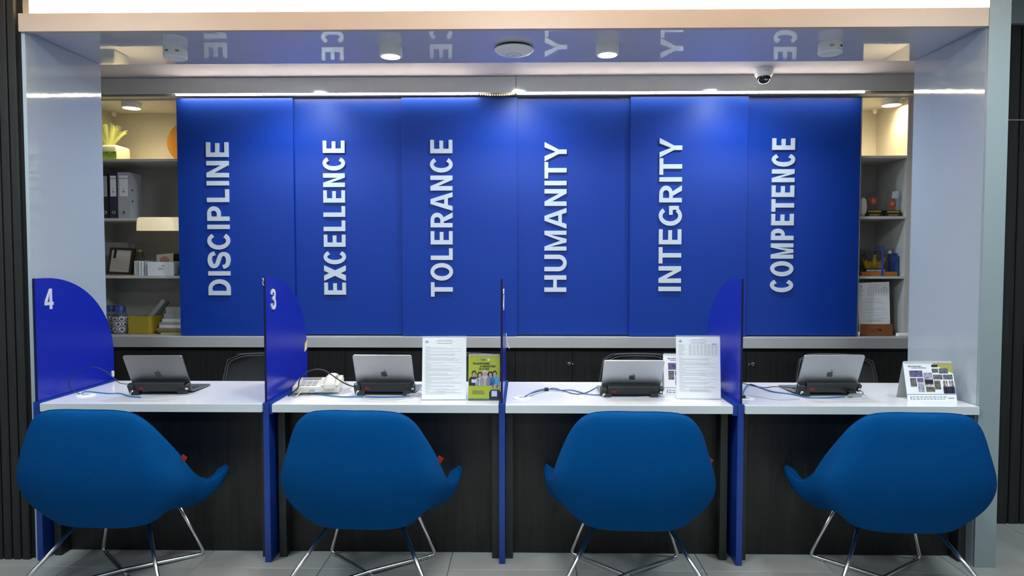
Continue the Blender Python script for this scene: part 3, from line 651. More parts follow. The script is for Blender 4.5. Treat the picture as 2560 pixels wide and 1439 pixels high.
# ------------------------------------------------------------------ laptops on locking stands
ZD = 0.7502
def apple(s):
    """outline of the bitten fruit mark with its leaf, height about s"""
    body = [(0, .74), (.10, .79), (.24, .82), (.36, .76), (.42, .68), (.33, .60), (.29, .48), (.33, .36), (.45, .27), (.38, .12), (.27, -.02), (.16, -.04), (.06, .0), (0, .01), (-.06, .0), (-.17, -.04), (-.28, .0), (-.39, .15), (-.45, .36), (-.43, .58), (-.33, .75), (-.18, .82), (-.07, .77)]
    leaf = [(.0, .86), (.02, .98), (.10, 1.09), (.20, 1.14), (.19, 1.02), (.12, .92)]
    return [(x*s, (y-.5)*s) for x, y in body], [(x*s, (y-.5)*s) for x, y in leaf]
def laptop(x, y, rz, tilt, m, label, slabel, width=0.288):
    h = width/2; L = 0.213
    t = thing('laptop', label, 'laptop', (x, y, ZD), rz, 'laptops on the desks')
    TL = Matrix.Translation((0, 0.0, 0.017)) @ Matrix.Rotation(tilt, 4, 'X')       # lid frame: z along the lid, -y outwards to the visitor
    bm = BM(); prism(bm, rrect(-h, h, 0.0, L, 0.011, 5), -0.003, 0.003, 'Y'); lid = obj('lid', bm, m, t, M=TL)
    bm = BM(); prism(bm, rrect(-h+0.006, h-0.006, 0.012, L-0.006, 0.006, 4), 0.0032, 0.0038, 'Y'); obj('screen', bm, 'screen_black', lid, M=TL)
    for pl, nm in zip(apple(0.036), ('logo', 'logo')):
        bm = BM(); prism(bm, [(a, b+L*0.50) for a, b in pl], -0.0034, -0.0031, 'Y'); obj(nm, bm, 'logo_dark', lid, M=TL)
    TB = Matrix.Translation((0, 0.005, 0.0125)) @ Matrix.Rotation(-0.035, 4, 'X')
    bm = BM(); prism(bm, rrect(-h, h, 0.0, 0.205, 0.011, 5), -0.004, 0.004, 'Z'); bs = obj('base', bm, m, t, M=TB)
    bm = BM(); prism(bm, rrect(-h+0.02, h-0.02, 0.022, 0.115, 0.004, 3), 0.0041, 0.0047, 'Z'); obj('keyboard', bm, 'keys', bs, M=TB)
    bm = BM(); prism(bm, rrect(-0.055, 0.055, 0.125, 0.195, 0.004, 3), 0.0041, 0.0044, 'Z'); obj('trackpad', bm, m, bs, M=TB)
    # the locking stand
    s = thing('laptop_lock', slabel, 'laptop lock', (x, y, ZD), rz, 'black laptop locks')
    TK = Matrix.Translation((0, -0.0045, 0.0)) @ Matrix.Rotation(tilt, 4, 'X')
    bm = bevelled(-0.118, h-0.012, -0.024, -0.001, 0.030, 0.082, 0.004, 2); obj('bar', bm, 'black_plastic', s, M=TK)
    bm = bevelled(-0.112, h-0.016, -0.0245, -0.021, 0.066, 0.069, 0.001, 1); obj('bar_edge', bm, 'charcoal', s, M=TK)
    bm = bevelled(-h-0.008, -0.1185, -0.027, 0.0, 0.018, 0.070, 0.005, 2); lb = obj('lock_box', bm, 'black_plastic', s, M=TK)
    bm = BM(); lathe(bm, [(0, 0.004), (0.005, 0.005), (0.009, 0.003), (0.010, 0)], 20, M=TK @ Matrix.Translation((-0.133, -0.0272, 0.031)) @ Matrix.Rotation(PI/2, 4, 'X')); obj('key_cylinder', bm, 'chrome', lb, smooth=True)
    bm = BM(); prism(bm, rrect(-0.098, -0.074, 0.044, 0.058, 0.003, 2), -0.0246, -0.0242, 'Y'); obj('maker_badge', bm, 'red_label', s, M=TK)
    bm = bevelled(h-0.0118, h+0.008, -0.026, -0.002, 0.034, 0.072, 0.004, 2); cl = obj('clamp', bm, 'black_plastic', s, M=TK)
    bm = bevelled(h-0.010, h+0.003, -0.0285, -0.0262, 0.046, 0.060, 0.002, 1); obj('bolt', bm, 'chrome', cl, M=TK)
    for xa, xb in ((-0.134, -0.098), (h-0.052, h-0.016)):
        bm = BM(); prism(bm, [(-0.054, 0.0), (-0.018, 0.0), (-0.024, 0.036), (-0.042, 0.036)], xa, xb, 'X'); obj('foot', bm, 'black_plastic', s)
    bm = BM(); box(bm, -0.10, h-0.05, -0.030, -0.010, 0.0005, 0.0065); obj('cross_bar', bm, 'black_plastic', s)
    return t
laptop(0.470, 0.237, 0.02, 0.50, 'space_grey', 'dark grey laptop with a fruit logo on the far left desk', 'black laptop lock bar on the far left desk')
laptop(1.588, 0.243, -0.02, 0.47, 'silver', 'silver laptop with a fruit logo beside the telephone', 'black laptop lock bar nearest the telephone')
laptop(2.796, 0.225, 0.0, 0.62, 'light_silver', 'pale silver laptop left of the right paper stand', 'black laptop lock bar on the third desk')
laptop(3.766, 0.262, 0.035, 0.45, 'silver', 'silver laptop on the far right desk', 'black laptop lock bar on the far right desk', 0.296)

# ------------------------------------------------------------------ cables, adapters, grommets
def cable(label, pts, r, m, name='cable'):
    bm = BM(); tube(bm, spline(pts, 8), r, 7); return tag(obj(name, bm, m, smooth=True), label, 'cable')
def dk(u, v, h=0.0): p = at(u, v, Z=ZD+h); return (p.x, p.y, p.z)
def yk(u, v, y): p = at(u, v, Y=y); return (p.x, p.y, p.z)
cable('thin black cable looping up against the screen marked 4', [(0.088, 0.184, 0.751), yk(177, 972, 0.18), yk(173, 955, 0.18), yk(180, 938, 0.18), yk(195, 925, 0.18), yk(215, 918.5, 0.18), yk(240, 917.5, 0.18), yk(262, 927, 0.19), yk(285, 945, 0.20), yk(300, 957, 0.21), (0.318, 0.218, 0.798)], 0.0018, 'cable_black')
cable('blue cable lying on the far left desk', [(0.094, 0.180, 0.7535), dk(212, 978, .006), dk(240, 980, .003), dk(270, 983, .003), dk(300, 983, .003), dk(325, 990, .004), dk(352, 992, .004)], 0.0028, 'cable_blue')
cable('white cable end in front of the far left laptop', [dk(335, 991, .004), dk(365, 992.5, .003), dk(400, 992.5, .003), dk(430, 988, .003), dk(470, 986, .003)], 0.0022, 'cable_white')
cable('black cable arching over the telephone', [(1.118, 0.165, 0.752), yk(744, 970, 0.17), yk(748, 952, 0.172), yk(755, 940, 0.175), yk(765, 930, 0.18), yk(788, 923, 0.185), yk(812, 926, 0.19), yk(840, 944, 0.20), yk(862, 958, 0.21), (1.436, 0.225, 0.786)], 0.0032, 'cable_black')
cable('blue cable running in front of the telephone to the second laptop', [(1.128, 0.163, 0.7545), dk(752, 982, .006), dk(765, 979, .006), dk(800, 985, .004), dk(850, 991, .004), dk(900, 990.5, .004), dk(950, 992, .004), dk(1000, 991, .004), dk(1019, 990, .006)], 0.0032, 'cable_blue')
cable('curly cream telephone wire beside the screen marked 3', [dk(718, 990, .003), dk(728, 984, .005), dk(742, 982, .012), yk(746, 970, 0.19), yk(754, 976, 0.19), dk(738, 991, .004), dk(735, 984, .004), dk(760, 984, .004), dk(772, 988, .003)], 0.0022, 'cable_cream')
cable('thin white cable lying along the second desk', [dk(905, 990, .003), dk(925, 996, .003), dk(970, 998, .003), dk(1015, 995, .003), dk(1040, 991, .003)], 0.0018, 'cable_white')
cable('blue cable crossing the third desk to the adapter', [(2.28, 0.148, 0.752), dk(1322, 985, .014), dk(1345, 975, .016), dk(1366, 972, .012), dk(1400, 975, .005), dk(1432, 975, .005), dk(1470, 985, .004), dk(1510, 986, .004), dk(1550, 981, .010), dk(1585, 982, .012), dk(1610, 984, .012)], 0.0030, 'cable_blue')
cable('black cable on the third desk between grommet and laptop lock', [(2.272, 0.150, 0.752), dk(1320, 986, .010), dk(1345, 978, .010), dk(1366, 974, .006), dk(1385, 970, .004), dk(1410, 977, .004), dk(1440, 984.5, .003), dk(1465, 981, .004), dk(1490, 969, .008), (2.634, 0.205, 0.789)], 0.0022, 'cable_black')
cable('thin pale cable under the blue cable on the third desk', [dk(1362, 978, .002), dk(1400, 979, .002), dk(1450, 985, .002), dk(1500, 990, .002), dk(1560, 992, .002), dk(1620, 990, .002), dk(1655, 982, .003)], 0.0014, 'cable_white')
cable('blue cable curling on the far right desk', [dk(1858, 993, .004), dk(1858, 982, .008), dk(1864, 968, .010), dk(1876, 960, .008), dk(1900, 968, .004), dk(1930, 978, .004), dk(1975, 984, .004), dk(2020, 993, .003), dk(2060, 994, .003), dk(2090, 992, .004), dk(2112, 990, .006)], 0.0032, 'cable_blue')
cable('black cable on the far right desk going to the laptop lock', [dk(1853, 956, .004), dk(1880, 963, .004), dk(1910, 968, .004), dk(1940, 966, .006), (3.602, 0.238, 0.786)], 0.0022, 'cable_black')
cable('thin grey wire looping on the far right desk', [dk(1859, 994, .002), dk(1872, 989, .002), dk(1900, 992, .002), dk(1945, 999, .002), dk(2000, 997, .002)], 0.0012, 'ink_soft')
cable('thin white wire looping beside the far right adapter', [dk(2144, 979, .006), dk(2160, 985, .003), dk(2168, 993, .003), dk(2150, 997, .002), dk(2110, 998, .002), dk(2030, 996, .002)], 0.0014, 'cable_white')
def grommet(x, y, label):
    t = thing('cable_grommet', label, 'grommet', (x, y, ZD), group='white cable grommets')
    bm = BM(); lathe(bm, [(0.018, 0.0), (0.044, 0.0), (0.044, 0.003), (0.040, 0.0045), (0.018, 0.0045)], 32); obj('ring', bm, 'white_plastic', t, smooth=True, angle=0.7)
    bm = BM(); lathe(bm, [(0, 0.0), (0.0178, 0.0), (0.0178, 0.0042), (0, 0.0042)], 20); obj('cap', bm, 'off_white', t)
grommet(0.118, 0.172, 'round white cable grommet beside the screen marked 4')
grommet(2.263, 0.145, 'round white cable grommet beside the edge-on middle screen')
grommet(3.336, 0.148, 'round white cable grommet on the far right desk')
def adapter(u, v, label, rz, h=0.0):
    p = dk(u, v); t = thing('network_adapter', label, 'adapter', p, rz, 'small silver network adapters')
    bm = bevelled(-0.026, 0.026, -0.011, 0.011, 0.0, 0.017, 0.002, 2); obj('body', bm, 'light_silver', t)
    bm = bevelled(-0.040, -0.0265, -0.007, 0.007, 0.003, 0.014, 0.001, 1); obj('plug', bm, 'clear_plastic_foot', t)
    bm = BM(); tube(bm, spline([(0.0265, 0, 0.010), (0.042, 0.0, 0.010), (0.052, 0.006, 0.016), (0.046, 0.014, 0.026), (0.022, 0.020, 0.030)], 6), 0.0018, 6); obj('lead', bm, 'cable_black', t, smooth=True)
adapter(1038, 991, 'small silver network adapter right of the second laptop', 0.08)
adapter(1632, 986, 'small silver network adapter in front of the third laptop', 0.05)
adapter(2138, 992, 'small silver network adapter right of the far right laptop', 0.3)
def tie(p, label):
    t = obj('cable_tie', bevelled(-0.011, 0.011, -0.007, 0.007, 0, 0.020, 0.005, 2), 'black_plastic'); t.location = p; tag(t, label, 'cable tie', 'black velcro cable ties')
tie(dk(1366, 978), 'black cable tie holding the cables of the third desk'); tie(dk(1858, 997), 'black cable tie beside the right-hand screen')

# ------------------------------------------------------------------ telephone
t = thing('telephone', 'cream desk telephone beside the screen marked 3', 'telephone', (1.245, 0.275, ZD), 0.12)
bm = BM(); prism(bm, [(-0.055, 0.012), (-0.045, 0.0), (0.05, 0.0), (0.05, 0.012)], -0.04, 0.055, 'X'); obj('stand', bm, 'cream_plastic', t)
TB = Matrix.Translation((0, 0, 0.030)) @ Matrix.Rotation(0.10, 4, 'X')
bm = bevelled(-0.122, 0.105, -0.075, 0.105, -0.012, 0.020, 0.006, 3); obj('body', bm, 'cream_plastic', t, M=TB, smooth=True, angle=0.8)
bm = bevelled(0.018, 0.103, -0.078, 0.100, 0.0202, 0.030, 0.004, 2); obj('cradle', bm, 'cream_plastic', t, M=TB)
bm = BM(); box(bm, -0.095, -0.004, 0.052, 0.092, 0.0202, 0.0225); obj('display', bm, 'cream_dark', t, M=TB)
for r in range(4):
    for c in range(3):
        bm = bevelled(-0.088+c*0.028, -0.066+c*0.028, -0.058+r*0.024, -0.042+r*0.024, 0.0202, 0.0245, 0.001, 1); obj('key', bm, 'off_white', t, M=TB)
bm = BM(); prism(bm, rrect(-0.040, -0.012, -0.006, 0.006, 0.002, 2), -0.0756, -0.0752, 'Y'); obj('label_slot', bm, 'off_white', t, M=TB)
for x in (0.045, 0.075): bm = BM(); box(bm, x, x+0.006, -0.0787, -0.0782, 0.004, 0.012); obj('socket', bm, 'cream_dark', t, M=TB)
hp = spline([(0, -0.085, 0.040), (0, -0.070, 0.060), (0, -0.035, 0.074), (0, 0.015, 0.078), (0, 0.065, 0.070), (0, 0.100, 0.052), (0, 0.112, 0.036)], 6)
bm = BM(); rg = []
for i, p in enumerate(hp):
    u = i/(len(hp)-1); w = 0.022+0.008*abs(2*u-1)**2; hh = 0.011+0.007*abs(2*u-1)**3
    rg.append([bm.verts.new((0.060+p.x+w*math.cos(a)*(abs(math.cos(a))**-.25 if abs(math.cos(a)) > 1e-3 else 1), p.y, p.z+hh*math.sin(a))) for a in [2*PI*k/14 for k in range(14)]])
for a, b in zip(rg, rg[1:]):
    for k in range(14): bm.faces.new((a[k], a[(k+1) % 14], b[(k+1) % 14], b[k]))
bm.faces.new(rg[0]); bm.faces.new(rg[-1]); hs = obj('handset', bm, 'cream_plastic', t, M=Matrix.Translation((0, 0, 0.004)), smooth=True, angle=0.9)
bm = bevelled(0.036, 0.084, -0.092, -0.048, 0.032, 0.058, 0.006, 2); obj('earpiece', bm, 'cream_plastic', hs)
bm = bevelled(0.036, 0.084, 0.072, 0.114, 0.026, 0.056, 0.006, 2); obj('mouthpiece', bm, 'cream_plastic', hs)
co = []
for i in range(150):
    a = i/150*2*PI*17; u = i/150; c = Vector((0.115+0.030*math.sin(u*PI), -0.06+0.14*u, 0.012+0.022*u)); co.append(c+Vector((0.006*math.cos(a), 0, 0.006*math.sin(a))))
bm = BM(); tube(bm, co, 0.0018, 5); obj('coiled_cord', bm, 'cream_plastic', t, smooth=True)

# ------------------------------------------------------------------ printed matter
FONT_CACHE = {}
def text_bm(s, size, depth=0.0002, shear=0.0, bold=0.0):
    cu = bpy.data.curves.new('txt', 'FONT'); cu.body = s; cu.size = size; cu.shear = shear; cu.offset = bold*size; cu.resolution_u = 2; cu.extrude = depth
    o = bpy.data.objects.new('txt', cu); C.objects.link(o)
    me = bpy.data.meshes.new_from_object(o.evaluated_get(bpy.context.evaluated_depsgraph_get()))
    bm = BM(); bm.from_mesh(me); bpy.data.objects.remove(o); bpy.data.curves.remove(cu); bpy.data.meshes.remove(me)
    bmesh.ops.transform(bm, matrix=Matrix.Rotation(PI/2, 4, 'X'), verts=bm.verts[:])
    return bm
def put_text(name, s, x, z, size, m, parent, M, y=-0.0008, center=False, shear=0.0, bold=0.0):
    bm = text_bm(s, size, shear=shear, bold=bold)
    xs = [v.co.x for v in bm.verts]; off = -(min(xs)+max(xs))/2 if center else -min(xs)
    bmesh.ops.translate(bm, vec=(x+off, y, z), verts=bm.verts[:]); return obj(name, bm, m, parent, M=M)
def bar(bm, x0, x1, z0, z1, y=-0.0007): box(bm, x0, x1, y-0.0001, y, z0, z1)
def form(parent, M, w, h, y, table=True, sc=1.0):
    """the printed form: crest, heading lines, fee table, clauses"""
    rnd = random.Random(3)
    bm = BM(); k = w/0.21
    for p in ([(-.5, 0), (-.36, -.35), (-.5, -.6), (-.72, -.3)], [(.5, 0), (.36, -.35), (.5, -.6), (.72, -.3)], [(-.12, .5), (.12, .5), (.08, -.5), (-.08, -.5)], [(-.3, -.55), (.3, -.55), (.22, -.75), (-.22, -.75)], [(-.28, .15), (-.16, .1), (-.16, -.45), (-.28, -.4)], [(.28, .15), (.16, .1), (.16, -.45), (.28, -.4)]):
        prism(bm, [(-w*0.40+a*0.013*k, h*0.93+b*0.010*k) for a, b in p], y-0.0001, y, 'Y')
    obj('crest', bm, 'ink', parent, M=M)
    bm = BM()
    bar(bm, -0.032*k, 0.036*k, h*0.945, h*0.951, y); bar(bm, -0.042*k, 0.046*k, h*0.925, h*0.930, y); bar(bm, -0.034*k, 0.036*k, h*0.893, h*0.902, y)
    if table:
        bar(bm, -w*0.445, w*0.47, h*0.872, h*0.8735, y); bar(bm, -w*0.445, w*0.47, h*0.685, h*0.6865, y)
        for x in (-0.445, -0.21, 0.47): bar(bm, w*x-0.0003, w*x+0.0003, h*0.685, h*0.873, y)
        for r in range(9): bar(bm, -w*0.43, -w*(0.43-rnd.uniform(0.08, 0.19)), h*(0.858-r*0.0195), h*(0.863-r*0.0195), y)
    z = 0.655 if table else 0.84
    while z > 0.13:
        n = rnd.choice((2, 3, 4, 5))
        bar(bm, -w*0.435, -w*0.435+w*rnd.uniform(0.06, 0.16), h*z, h*(z+0.0045), y); z -= 0.013
        for _ in range(n):
            bar(bm, -w*0.43, -w*0.43+w*rnd.uniform(0.42, 0.86), h*z, h*(z+0.0030), y); z -= 0.0125
        z -= 0.006
    for a in range(3): bar(bm, -w*0.20, w*rnd.uniform(0.2, 0.36), h*(0.155-a*0.022), h*(0.159-a*0.022), y)
    obj('print', bm, 'ink_soft', parent, M=M)
    if table:
        bm = BM()
        for r in range(9):
            for c in range(8): bar(bm, w*(-0.20+c*0.083), w*(-0.20+c*0.083+0.062), h*(0.855-r*0.0195), h*(0.866-r*0.0195), y)
        obj('fee_table', bm, 'table_tint', parent, M=M)
        bm = BM(); bar(bm, w*0.32, w*0.405, h*0.876, h*0.884, y); obj('code_caption', bm, 'ink', parent, M=M)
def doc_stand(x, y, rz, label, tilt=0.16, table=True):
    t = thing('document_stand', label, 'document stand', (x, y, ZD), rz, 'acrylic stands with printed forms')
    M = Matrix.Translation((0, 0, 0.003)) @ Matrix.Rotation(-tilt, 4, 'X'); w, h = 0.214, 0.300
    bm = BM(); box(bm, -w/2, w/2, -0.0035, -0.0018, 0, h); obj('front_sheet', bm, 'acrylic', t, M=M)
    bm = BM(); box(bm, -w/2, w/2, 0.0008, 0.0024, 0, h); obj('rear_sheet', bm, 'acrylic', t, M=M)
    bm = BM(); box(bm, -0.105, 0.105, -0.0005, 0.0004, 0.001, 0.298); pg = obj('page', bm, 'paper', t, M=M)
    form(pg, M, 0.21, 0.297, -0.0006, table)
    bm = BM(); box(bm, -w/2, w/2, -0.004, 0.085, 0.0, 0.0028); obj('foot', bm, 'acrylic', t)
    bm = BM(); tube(bm, [M @ Vector((-w/2, -0.0025, h)), M @ Vector((w/2, -0.0025, h))], 0.0014, 6); obj('top_edge', bm, 'light_silver', t)
doc_stand(1.893, 0.087, 0.05, 'acrylic stand with a printed form left of the green calendar', 0.17, False)
doc_stand(3.108, 0.128, -0.02, 'acrylic stand with a printed fee form beside the right-hand screen', 0.10, True)

def calendar(x, y, rz, w, h, label, name='desk_calendar', tilt=0.24, face='paper'):
    t = thing(name, label, 'calendar', (x, y, ZD), rz, 'standing desk calendars')
    M = Matrix.Rotation(-tilt, 4, 'X')
    bm = BM(); box(bm, -w/2, w/2, 0.0, 0.0016, 0.0, h); cv = obj('cover', bm, face, t, M=M)
    dep = 2*h*math.sin(tilt)
    bm = BM(); box(bm, -w/2, w/2, -0.0016, 0.0, 0.0, h); obj('rear_board', bm, 'off_white', t, M=Matrix.Translation((0, dep, 0)) @ Matrix.Rotation(tilt, 4, 'X'))
    bm = BM(); box(bm, -w/2, w/2, 0.002, dep-0.002, 0.0, 0.0014); obj('base_board', bm, 'paper', t)
    top = M @ Vector((0, 0, h)); n = int(w/0.0075)
    bm = BM()
    for i in range(n):
        u = -w/2+0.006+i*(w-0.012)/(n-1)
        pts = [Vector((u, top.y+0.006*math.cos(a), top.z-0.003+0.006*math.sin(a))) for a in [PI*2*k/10 for k in range(11)]]
        tube(bm, pts, 0.0009, 5, False)
    obj('wire_binding', bm, 'white_gloss_wire', t)
    bm = BM()
    for i in range(n): u = -w/2+0.006+i*(w-0.012)/(n-1); bar(bm, u-0.0012, u+0.0012, h-0.0095, h-0.006, -0.0001)
    obj('punch_holes', bm, 'ink', t, M=M)
    return t, cv, M
def person_flat(parent, M, x, z, s, body, hair, female=False, q=1.0):
    """a printed half figure: hair, face, torso"""
    bm = BM(); prism(bm, [(x+q*s*0.16*math.cos(a)*(1.25 if female else 1.0), z+s*0.80+s*0.2*math.sin(a)) for a in [2*PI*k/14 for k in range(14)]], -0.00032, -0.00022, 'Y'); obj('figure', bm, hair, parent, M=M)
    if female: bm = BM(); prism(bm, [(x-s*.2*q, z+s*.55), (x+s*.2*q, z+s*.55), (x+s*.18*q, z+s*.85), (x-s*.18*q, z+s*.85)], -0.00032, -0.00022, 'Y'); obj('figure', bm, hair, parent, M=M)
    bm = BM(); prism(bm, [(x-s*.33*q, z), (x+s*.33*q, z), (x+s*.34*q, z+s*.42), (x+s*.24*q, z+s*.58), (x-s*.24*q, z+s*.58), (x-s*.34*q, z+s*.42)], -0.00042, -0.00032, 'Y'); obj('figure', bm, body, parent, M=M)
    bm = BM(); prism(bm, [(x+q*s*0.11*math.cos(a), z+s*0.74+s*0.16*math.sin(a)) for a in [2*PI*k/12 for k in range(12)]], -0.00052, -0.00042, 'Y'); obj('figure', bm, 'skin', parent, M=M)
# green calendar (partly behind the middle screen)
t, cv, M = calendar(2.083, 0.082, 0.0, 0.150, 0.218, 'yellow green standing calendar reading TRANSFORMS YOU FOR A BRIGHTER FUTURE', tilt=0.17, face='cal_green')
put_text('print', 'TSM', -0.008, 0.188, 0.014, 'ink', cv, M, y=-0.0006, center=True, bold=0.02)
bm = BM()
for q in (-1, 1): prism(bm, [(-0.030+q*0.0008, 0.189), (-0.030+q*0.005, 0.192), (-0.030+q*0.004, 0.195)], -0.0006, -0.0003, 'Y')
obj('print', bm, 'ink', cv, M=M)
bm = BM(); lathe(bm, [(0, 0), (0.0055, 0)], 20, M=Matrix.Translation((0.022, -0.0005, 0.193)) @ Matrix.Rotation(PI/2, 4, 'X')); obj('print', bm, 'white_cloth', cv, M=M)
for s, x, z, mm, b in (('TRANSFORMS', -0.014, 0.170, 'ink_black', 0.03), ('YOU', 0.045, 0.170, 'pale_yellow', 0.0), ('FOR', -0.034, 0.157, 'pale_yellow', 0.0), ('A BRIGHTER', 0.016, 0.157, 'ink_black', 0.03), ('FUTURE', 0.0, 0.144, 'ink_black', 0.03)):
    put_text('print', s, x, z, 0.0132, mm, cv, M, y=-0.0006, center=True, shear=0.25, bold=b)
bm = BM(); box(bm, -0.075, 0.075, -0.0004, -0.0001, 0.0, 0.010); obj('print', bm, 'cal_teal', cv, M=M)
for x, z, s, bd, hr, fm in ((-0.048, 0.070, 0.072, 'navy_cloth', 'ink_black', False), (-0.020, 0.070, 0.066, 'white_cloth', 'ink_black', True), (0.004, 0.070, 0.074, 'pink_cloth', 'pink_cloth', True), (0.030, 0.070, 0.068, 'sky_cloth', 'ink_black', True), (0.050, 0.072, 0.070, 'sky_cloth', 'ink_black', False), (0.052, 0.004, 0.082, 'navy_cloth', 'ink_black', False)):
    person_flat(cv, M, x, z, s, bd, hr, female=fm)
bm = BM(); bar(bm, -0.060, -0.036, 0.084, 0.100, -0.0006); bar(bm, 0.036, 0.062, 0.020, 0.046, -0.0006); obj('print', bm, 'white_cloth', cv, M=M)
bm = BM()
for k in range(3): bar(bm, -0.056, -0.002+0.003*k, 0.044-k*0.0065, 0.0465-k*0.0065, -0.0006)
obj('print', bm, 'ink', cv, M=M)
# landscape calendar at the right pillar
def photo_calendar(x, y, rz, label, w=0.232, h=0.188):
    t, cv, M = calendar(x, y, rz, w, h, label, tilt=0.27)
    X = lambda u: -w/2+u*w
    Z = lambda v: h*(1-v)
    put_text('print', 'High Achievement', X(0.085), Z(0.125), 0.0086, 'ink_black', cv, M, y=-0.0006, shear=0.2, bold=0.012)
    put_text('print', 'Academic Excellence', X(0.145), Z(0.165), 0.0086, 'ink', cv, M, y=-0.0006, shear=0.2, bold=0.006)
    bm = BM(); prism(bm, [(X(0.60), Z(0.06)), (X(1.0), Z(0.30)), (X(1.0), Z(0.03)), (X(0.60), Z(0.03))], -0.0003, -0.0001, 'Y'); obj('print', bm, 'cal_gold', cv, M=M)
    for a, b, c, d, mm in ((.10, .37, .22, .385, 'photo_violet'), (.10, .225, .41, .625, 'photo_grey'), (.245, .37, .41, .52, 'photo_violet'), (.245, .37, .54, .76, 'photo_pale'), (.385, .57, .275, .60, 'photo_pale'), (.40, .58, .625, .755, 'photo_brown'),
                           (.57, .70, .075, .135, 'ink_black'), (.57, .70, .175, .275, 'photo_grey'), (.715, .90, .165, .295, 'photo_grey'), (.58, .765, .325, .445, 'photo_grey'), (.78, .975, .325, .445, 'photo_grey'), (.585, .71, .475, .695, 'photo_brown')):
        bm = BM(); bar(bm, X(a), X(b), Z(d), Z(c), -0.0005); obj('photo', bm, mm, cv, M=M)
    bm = BM(); bar(bm, X(.40), X(.565), Z(.56), Z(.45), -0.0007); obj('photo', bm, 'ink_black', cv, M=M)
    for xx, fm in ((.79, True), (.84, False), (.905, False), (.955, True)): person_flat(cv, M, X(xx), Z(.80), h*0.33, 'navy_cloth', 'ink_black', female=fm, q=0.40)
    bm = BM(); bar(bm, X(.78), X(.96), Z(.632), Z(.622), -0.0008); obj('print', bm, 'skin', cv, M=M)
    bm = BM(); bar(bm, X(0.0), X(1.0), Z(.822), Z(.812), -0.0006); obj('print', bm, 'ink', cv, M=M)
    bm = BM(); bar(bm, X(.06), X(.078), Z(.95), Z(.86), -0.0005); obj('print', bm, 'sky_cloth', cv, M=M)
    bm = BM(); r = random.Random(5)
    for row in (.875, .925):
        u = .10
        while u < .75: q = r.uniform(.03, .07); bar(bm, X(u), X(u+q), Z(row+.014), Z(row), -0.0005); u += q+.022
    bar(bm, X(.82), X(.95), Z(.92), Z(.905), -0.0005); obj('print', bm, 'ink', cv, M=M)
photo_calendar(4.195, 0.092, 0.02, 'white photo calendar standing against the right pillar')
photo_calendar(3.077, 0.222, -0.05, 'white photo calendar half hidden behind the fee form', 0.222, 0.205)

# ------------------------------------------------------------------ left shelves: things on them
YB = 1.50
def P(u, v, y): return at(u, v, Y=y)
# gift pack (top shelf)
zt = SL[0]+0.0008
t = thing('gift_pack', 'green and white gift pack tied up in pale tulle', 'gift', (-0.600, 1.60, zt))
bm = bevelled(-0.115, 0.098, -0.085, 0.085, 0.0, 0.105, 0.018, 3); bmesh.ops.scale(bm, vec=(0.97, 0.97, 1), verts=[v for v in bm.verts if v.co.z > 0.06]); obj('box', bm, 'pack_white', t, smooth=True)
bm = bevelled(-0.113, 0.092, -0.0875, -0.0845, 0.004, 0.058, 0.001, 1); obj('label', bm, 'green_pack', t)
def ruffle(z0, z1, r0, r1, seed, cx):
    rr = random.Random(seed); bm = BM(); n = 72; rings = []; ph = [rr.uniform(0, 6) for _ in range(3)]
    for j in range(8):
        u = j/7; R_ = r0+(r1-r0)*u**0.8
        rings.append([bm.verts.new((cx+R_*math.cos(a)*(1+0.16*u*math.sin(11*a+ph[0])), R_*0.8*math.sin(a)*(1+0.16*u*math.sin(11*a+ph[0])), z0+(z1-z0)*u*(1-0.35*u*abs(math.cos(a))**2)+0.018*u*u*math.sin(5*a+ph[2]))) for a in [2*PI*k/n for k in range(n)]])
    for a, b in zip(rings, rings[1:]):
        for k in range(n): bm.faces.new((a[k], a[(k+1) % n], b[(k+1) % n], b[k]))
    return bm
obj('tulle', ruffle(0.100, 0.250, 0.016, 0.105, 2, -0.005), 'tulle', t, smooth=True)
obj('tulle', ruffle(0.104, 0.270, 0.012, 0.060, 5, -0.015), 'tulle', t, smooth=True)
bm = BM(); tube(bm, [(-0.01+0.02*math.cos(a), 0.02*math.sin(a), 0.108) for a in [2*PI*k/20 for k in range(21)]], 0.005, 6); obj('ribbon', bm, 'pale_yellow', t, smooth=True)
# orange oval board
bm = BM(); c = P(520, 420, 1.60); prism(bm, [(c.x+0.285*math.cos(a), zt+0.13+0.19*math.sin(a)) for a in [2*PI*k/48 for k in range(48)] if True], 1.60, 1.62, 'Y')
bmesh.ops.bisect_plane(bm, geom=bm.verts[:]+bm.edges[:]+bm.faces[:], plane_co=(0, 0, zt), plane_no=(0, 0, -1), clear_outer=True); bmesh.ops.holes_fill(bm, edges=bm.edges[:])
tag(obj('oval_board', bm, 'orange_oval'), 'orange oval board peeping out behind the DISCIPLINE panel', 'board')
